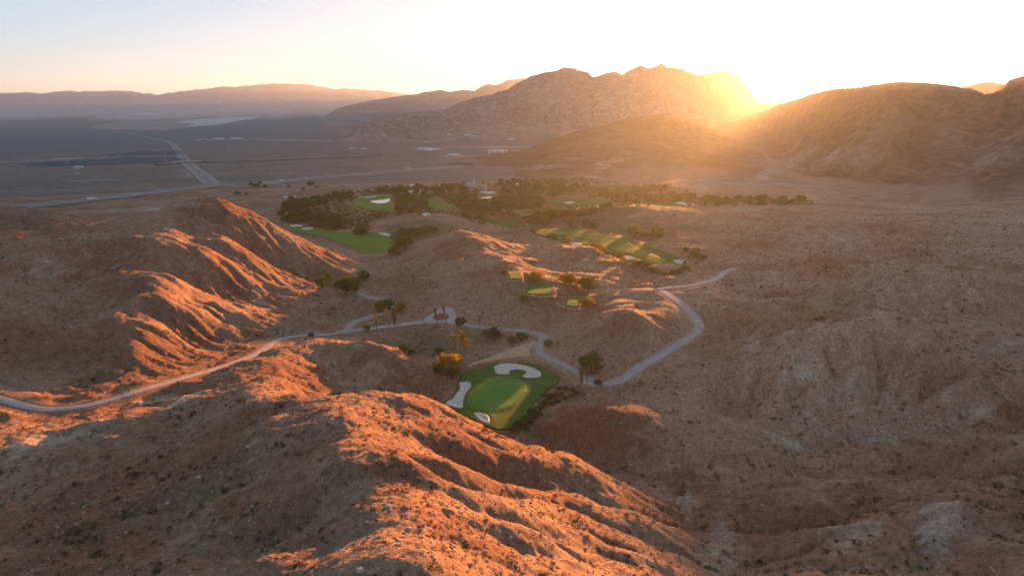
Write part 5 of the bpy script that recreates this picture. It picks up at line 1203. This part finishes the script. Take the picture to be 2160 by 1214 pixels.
boulder_line([(1100, 882), (1115, 872), (1128, 866), (1140, 858)], 8, 'pale boulder among the gully bushes', 'boulders in the gully', .5, .9)
boulder_line([(985, 764), (1020, 749), (1060, 735), (1120, 718)], 20, 'pale boulder along the upper edge of the gravel apron', 'boulders above the gravel apron', .25, .5)
o = bpy.data.objects.new('boulder', stone_mesh(40, M['stone_red'], 'boulder', 2)); COL.objects.link(o); c = cast(942, 1080); o.location = c + Vector((0, 0, .2)); o.scale = (1.1, .8, .8); tag(o, 'dark jagged outcrop standing on the sunlit flank of the near ridge', 'boulder')
o = bpy.data.objects.new('boulder', stone_mesh(41, M['stone_red'], 'boulder', 2)); COL.objects.link(o); c = cast(950, 928); o.location = c; o.scale = (1.3, .7, .5); tag(o, 'dark low outcrop near the upper edge of the sunlit flank', 'boulder')

# ------------------------------------------------------------------ buildings and other built things
M['stucco'] = plain_colour('cream stucco', (0.52, 0.47, 0.40), 0.06, 0.3); M['white'] = plain_colour('white paint', (0.62, 0.60, 0.57), 0.04, 0.4); M['rooftile'] = plain_colour('clay roof tile', (0.30, 0.17, 0.11), 0.15, 0.6)
M['metalroof'] = plain_colour('pale metal roof', (0.62, 0.61, 0.59), 0.05, 0.1, 0.5, 0.4); M['darkglass'] = plain_colour('dark window glass', (0.03, 0.035, 0.04), 0.1, 0.5, 0.15, 0.5)
M['steel'] = plain_colour('galvanised steel', (0.30, 0.30, 0.30), 0.08, 1.0, 0.5, 0.5); M['panel'] = plain_colour('solar glass', (0.070, 0.082, 0.108), 0.15, 0.02, 0.6, 0.1); M['tyre'] = plain_colour('tyre rubber', (0.03, 0.03, 0.03), 0.1, 1.0); M['flag'] = plain_colour('red flag', (0.55, 0.05, 0.04), 0.05, 1.0)
def box(v, f, x0, x1, y0, y1, z0, z1):
    b = len(v); v += [(x0, y0, z0), (x1, y0, z0), (x1, y1, z0), (x0, y1, z0), (x0, y0, z1), (x1, y0, z1), (x1, y1, z1), (x0, y1, z1)]
    f += [(b, b + 3, b + 2, b + 1), (b + 4, b + 5, b + 6, b + 7), (b, b + 1, b + 5, b + 4), (b + 1, b + 2, b + 6, b + 5), (b + 2, b + 3, b + 7, b + 6), (b + 3, b, b + 4, b + 7)]
def hip(v, f, x0, x1, y0, y1, z0, h, o=.6):
    x0 -= o; x1 += o; y0 -= o; y1 += o; b = len(v); d = min(x1 - x0, y1 - y0) / 2
    rid = [(x0 + d, (y0 + y1) / 2, z0 + h), (x1 - d, (y0 + y1) / 2, z0 + h)] if x1 - x0 >= y1 - y0 else [((x0 + x1) / 2, y0 + d, z0 + h), ((x0 + x1) / 2, y1 - d, z0 + h)]
    v += [(x0, y0, z0), (x1, y0, z0), (x1, y1, z0), (x0, y1, z0)] + rid
    f += [(b, b + 3, b + 2, b + 1)] + ([(b, b + 1, b + 5, b + 4), (b + 2, b + 3, b + 4, b + 5), (b + 1, b + 2, b + 5), (b + 3, b, b + 4)] if x1 - x0 >= y1 - y0 else [(b, b + 1, b + 4), (b + 1, b + 2, b + 5, b + 4), (b + 2, b + 3, b + 5), (b + 3, b, b + 4, b + 5)])
def part(name, parent, material, *boxes, roof=None):
    v, f = [], []
    for q in boxes: box(v, f, *q)
    if roof:
        for q in roof: hip(v, f, *q)
    return mesh_obj(name, v, f, material, parent)
def building(px, py, rz, label, cat, name, rmin=700, sink=0.5):
    c = cast(px, py, rmin); e = empty(name, (c.x, c.y, c.z - sink), rz); tag(e, label, cat); return e
e = building(996, 398, R(-8), 'cream clubhouse with a square tower on the mound above the oasis', 'building', 'clubhouse')
part('wall', e, M['stucco'], (-9, 8, -4, 8, -3, 7.5), (-13, -9, -1, 7, -3, 6), (8, 22, 2, 12, -3, 6.5), (-6, 4, -9, -4, -3, 4.5))
part('roof', e, M['rooftile'], roof=[(-13, -9, -1, 7, 6, 1.6), (8, 22, 2, 12, 6.5, 2.2), (-6, 4, -9, -4, 4.5, 1.5)])
part('parapet', e, M['stucco'], (-9.3, 8.3, -4.3, -3.7, 7.5, 8.5), (-9.3, 8.3, 7.7, 8.3, 7.5, 8.5), (-9.3, -8.7, -3.7, 7.7, 7.5, 8.5), (7.7, 8.3, -3.7, 7.7, 7.5, 8.5))
tw = part('tower', e, M['stucco'], (1.0, 4.4, 1, 4.4, 7.5, 14)); part('tower_roof', tw, M['rooftile'], roof=[(1.0, 4.4, 1, 4.4, 14, 1.3)])
for x in (-7, -4, -1, 2, 5): part('window', e, M['darkglass'], (x - .8, x + .8, -4.12, -3.9, 1.8, 4.6))
for x in (10, 13, 16, 19): part('window', e, M['darkglass'], (x - .8, x + .8, 1.88, 2.1, 1.5, 4.2))
for x in (-4.5, -1, 2.5): part('archway', e, M['darkglass'], (x - 1.1, x + 1.1, -9.12, -8.9, 0.2, 3.2))
part('door', e, M['darkglass'], (6.2, 7.6, -4.14, -3.9, -1.5, 1.6))
e = building(612, 421, R(6), 'white open shelter with a flat roof beside the oasis trees', 'shelter', 'shelter')
part('roof', e, M['white'], (-8, 8, -4, 4, 4.2, 4.9)); part('wall', e, M['stucco'], (-7, -4, -3, 3, -.5, 4.2))
for x in (-1, 3, 7): part('post', e, M['white'], (x - .25, x + .25, -3.5, -3, -.5, 4.2))
for px, py, rz, lb, s in ((867, 407, .2, 'left one of two little white houses among trees beyond the pond', 1), (880, 405, -.3, 'right one of two little white houses among trees beyond the pond', 1.1), (900, 456, .4, 'small pale-roofed hut on the bare rise above the valley thicket', .9), (1091, 391, 0, 'tiny white hut in the far tree belt', .8), (870, 394, .1, 'small house with dark trees just below the highway', 1)):
    e = building(px, py, rz, lb, 'house', 'small_house'); e.scale = (s, s, s)
    part('wall', e, M['white'], (-4, 4, -3, 3, -.6, 3.2)); part('roof', e, M['metalroof'], roof=[(-4, 4, -3, 3, 3.2, 1.3)]); part('door', e, M['darkglass'], (-.6, .6, -3.1, -2.9, 0, 2.1)); part('window', e, M['darkglass'], (1.6, 3, -3.1, -2.9, 1, 2.3))
for i, (px, py, L, W_, H, lb) in enumerate([(1050, 322, 70, 24, 9, 'long white warehouse at the foot of the brown foothill'), (893, 316, 50, 24, 8, 'white industrial hall in the middle of the plain'), (915, 317, 34, 20, 7, 'smaller hall just right of the white industrial hall'), (905, 318, 24, 12, 5, 'low shed in front of the white industrial hall'), (986, 287, 40, 22, 9, 'white building by the gravel yard under the jagged mountain'), (1000, 289, 34, 20, 8, 'second building by the gravel yard under the jagged mountain'), (948, 287, 26, 18, 12, 'lone bright building below the slope of the jagged mountain'), (1078, 296, 40, 18, 8, 'pale shed on the bench behind the brown foothill'), (958, 329, 40, 16, 6, 'long shed on the pale strip of the plain'), (742, 316, 26, 14, 6, 'left shed of the small farm on the plain'), (767, 316, 26, 14, 6, 'right shed of the small farm on the plain'), (900, 300, 50, 12, 5, 'low white row building far across the plain'), (462, 294, 60, 20, 7, 'left one of three white sheds on the far plain'), (500, 293, 70, 22, 8, 'middle one of three white sheds on the far plain'), (417, 296, 40, 16, 6, 'leftmost small shed on the far plain near the branch road'), (165, 355, 20, 14, 5, 'small white shed alone on the left plain')]):
    e = building(px, py, random.Random(i).uniform(-.25, .25), lb, 'warehouse', 'warehouse', rmin=1200)
    part('wall', e, M['white'], (-L / 2, L / 2, -W_ / 2, W_ / 2, -1, H)); v, f = [], []; hip(v, f, -L / 2, L / 2, -W_ / 2, W_ / 2, H, H * .22, .5); mesh_obj('roof', v, f, M['metalroof'], e)
    for x in np.linspace(-L * .35, L * .35, 3): part('door', e, M['darkglass'], (x - 2, x + 2, -W_ / 2 - .15, -W_ / 2 + .1, 0, H * .55))
# the overpass bridge where the straight road crosses the branch road
c = cast(396, 345, 1200); k_ = int(np.argmin(np.hypot(OV[:, 0] - c.x, OV[:, 1] - c.y))); p = OV[k_]; t_ = OV[min(k_ + 1, len(OV) - 1)] - OV[k_ - 1]; e = empty('bridge', (p[0], p[1], p[2] - 4.5), math.atan2(t_[1], t_[0])); tag(e, 'low concrete bridge carrying the straight road over the branch road', 'bridge')
part('deck', e, M['stucco'], (-38, 38, -9, 9, 4.6, 5.6)); part('railing', e, M['stucco'], (-38, 38, -9.2, -8.8, 5.6, 6.7)); part('railing', e, M['stucco'], (-38, 38, 8.8, 9.2, 5.6, 6.7))
for x in (-24, 0, 24): part('pier', e, M['stucco'], (x - .8, x + .8, -7, 7, -2, 4.6))
# pylons on the plain
def pylon_mesh():
    v, f = [], []
    for sx_ in (-1, 1):
        for sy_ in (-1, 1): tube(v, f, [(sx_ * 3.4, sy_ * 3.4, -1), (sx_ * 1.0, sy_ * 1.0, 20), (sx_ * .5, sy_ * .5, 30)], [.17, .14, .10], 4)
    for z0, z1 in ((2, 8), (8, 14), (14, 20), (20, 25)):
        w0 = 3.4 - 2.4 * z0 / 20 if z0 < 20 else 1.0; w1 = 3.4 - 2.4 * z1 / 20 if z1 <= 20 else .75
        for s in (-1, 1):
            [tube(v, f, q, [.07, .07], 3) for q in ([(-w0, s * w0, z0), (w1, s * w1, z1)], [(w0, s * w0, z0), (-w1, s * w1, z1)], [(s * w0, -w0, z0), (s * w1, w1, z1)])]
    return v, f
pv, pf = pylon_mesh(); pme = me_from('lattice_mast', pv, pf, M['steel']); av, af = [], []
for z, L in ((19, 7), (23, 6), (27, 5)): tube(av, af, [(-L, 0, z + .4), (0, 0, z), (L, 0, z + .4)], [.08, .18, .08], 4)
ame = me_from('cross_arm', av, af, M['steel'])
for px, py in [(142, 350), (250, 349), (349, 343), (282, 322), (460, 314), (480, 313), (532, 328), (446, 332), (610, 322), (575, 311), (660, 306), (60, 352), (690, 318)]:
    c = cast(px, py, 1300); e = empty('power_pylon', c, R(20)); e.scale = (1.15, 1.15, 1.15); tag(e, 'steel lattice power pylon in the line across the plain', 'pylon', 'power pylons on the plain')
    for nm, me in (('lattice_mast', pme), ('cross_arm', ame)):
        o = bpy.data.objects.new(nm, me); COL.objects.link(o); o.parent = e
# solar farm: thousands of panels that read as one dark sheet
sp = np.array([cast(*q)[:2] for q in smooth_closed([(40,345),(130,334),(190,330),(250,325),(300,318),(352,318),(356,338),(330,344),(250,347),(150,350),(60,352)], 3)]); v, f = [], []
x0, y0 = sp.min(0); x1, y1 = sp.max(0); ca, sa = math.cos(R(-20)), math.sin(R(-20))
gxx, gyy = np.meshgrid(np.arange(x0, x1, 62), np.arange(y0, y1, 13.0)); m_ = in_poly(gxx, gyy, sp) & (fbm(gxx, gyy, 420, 2) > -0.32)
for xx, yy in zip(gxx[m_], gyy[m_]):
    z = gz(xx, yy); b = len(v); v += [(xx, yy, z + 1.2), (xx + 58, yy, z + 1.2), (xx + 58, yy + 8, z + 3.6), (xx, yy + 8, z + 3.6)]; f.append((b, b + 1, b + 2, b + 3))
o = mesh_obj('solar_panels', v, f, M['panel']); tag(o, 'dark blue field of solar panels on the left plain', 'solar farm', kind='stuff')
# vehicles on the highway
def car_mesh(L, W_, H, cab):
    v, f = [], []; box(v, f, -L / 2, L / 2, -W_ / 2, W_ / 2, .45, H * .62); b = len(v); box(v, f, cab[0], cab[1], -W_ / 2 + .12, W_ / 2 - .12, H * .62, H)
    for i in (4, 5, 6, 7): x, y, z = v[b + i]; v[b + i] = (x * .82 + (cab[0] + cab[1]) / 2 * .18, y * .88, z)
    return v, f
cb = car_mesh(4.6, 1.9, 1.55, (-1.5, 1.3)); tb = car_mesh(12, 2.5, 3.6, (-5.8, 3.4)); wv, wf = [], []; tube(wv, wf, [(0, -.12, 0), (0, .12, 0)], [.36, .36], 10)
wme = me_from('wheel', wv, wf, M['tyre']); hv, hf = [], []; tube(hv, hf, [(0, -.13, 0), (0, .13, 0)], [.2, .2], 8); hme = me_from('rim', hv, hf, M['steel'])
for i, (ln, fr_, kind, lb) in enumerate([(-13, .245, 'truck', 'white lorry on the near carriageway at the left'), (-13, .30, 'car', 'white car behind the lorry at the left'), (13, .50, 'car', 'white car just past the branch junction'), (-13, .545, 'truck', 'lorry on the near carriageway beyond the junction'), (13, .62, 'car', 'pale car on the far carriageway'), (-13, .75, 'car', 'small car where the highway nears the foothill'), (13, .82, 'truck', 'lorry where the highway nears the foothill'), (13, .88, 'car', 'farthest car before the highway goes behind the foothill')]):
    Cl = offset_line(HW, ln); k_ = int(fr_ * (len(Cl) - 1)); p = Cl[k_]; t_ = Cl[k_ + 1] - Cl[k_]
    e = empty(kind, (p[0], p[1], p[2] + .36), math.atan2(t_[1], t_[0])); tag(e, lb, kind); bv, bf = cb if kind == 'car' else tb
    mesh_obj('body', bv, bf, M['white'], e)
    for sx_ in ((-1.4, 1.4) if kind == 'car' else (-4.5, -3.4, 4.2)):
        for sy_ in (-.9, .9) if kind == 'car' else (-1.2, 1.2):
            o = bpy.data.objects.new('wheel', wme); COL.objects.link(o); o.parent = e; q = bpy.data.objects.new('rim', hme); COL.objects.link(q); q.parent = o; o.location = (sx_, sy_, .36); o.scale = (1, 1, 1) if kind == 'car' else (1.4, 1.4, 1.4)
# flagsticks
def flag(px, py, zf, lb, h=2.3):
    c = cast(px, py); P = PZ(px, py, c.z); x, y = P[0], P[1]; z = float(zf(np.array([x]), np.array([y]))[0]) + .2
    e = empty('flagstick', (x, y, z)); tag(e, lb, 'flagstick'); v, f = [], []; tube(v, f, [(0, 0, 0), (0, 0, h)], [.03, .025], 6); mesh_obj('pole', v, f, M['white'], e)
    v, f = [], []
    for k in range(5):
        a = k / 4; v += [(a * .55, .05 * math.sin(a * 6), h - .02), (a * .55, .05 * math.sin(a * 6 + .4), h - .38 + .1 * a)]
    f = [(2 * k, 2 * k + 2, 2 * k + 3, 2 * k + 1) for k in range(4)]; mesh_obj('flag', v, f, M['flag'], e)
flag(1051, 813, green_z, 'flagstick on the near putting green'); flag(1411, 562, LZ['fairway_right'], 'flagstick on the end green of the long curved fairway'); flag(806, 500, LZ['fairway_valley'], 'flagstick near the double bunker of the valley fairway')
# concrete headwall at the road fork, small marker posts, and the pale pipe at the corner
c = cast(722, 706); e = empty('culvert_headwall', c, R(25)); tag(e, 'little pale concrete headwall at the road fork', 'headwall')
part('wall', e, M['concrete'], (-1.8, 1.8, -.2, .2, -.6, .9)); part('wing', e, M['concrete'], (1.8, 2.1, -.2, 1.6, -.6, .7)); part('wing', e, M['concrete'], (-2.1, -1.8, -.2, 1.6, -.6, .7))
a, b_ = cast(2088, 1195), cast(2106, 1213); v, f = [], []; up = Vector((0, 0, .12)); tube(v, f, [a + up, (a + b_) / 2 + up * 1.4, b_ + up], [.055] * 3, 7)
o = mesh_obj('pipe', v, f, M['white']); tag(o, 'thin pale pipe lying on the slope at the bottom right corner', 'pipe')
for i, (px, py, lb) in enumerate([(1252, 825, 'left white marker of the pair beside the cart path start'), (1287, 825, 'right white marker of the pair beside the cart path start'), (1167, 853, 'lone white marker among the gully bushes')]):
    c = cast(px, py); e = empty('marker', c); tag(e, lb, 'marker'); part('post', e, M['white'], (-.1, .1, -.1, .1, -.3, .35)); part('plate', e, M['white'], (-.38, .38, -.05, .05, .35, .62))
print('all built', round(time.time() - T0, 1))
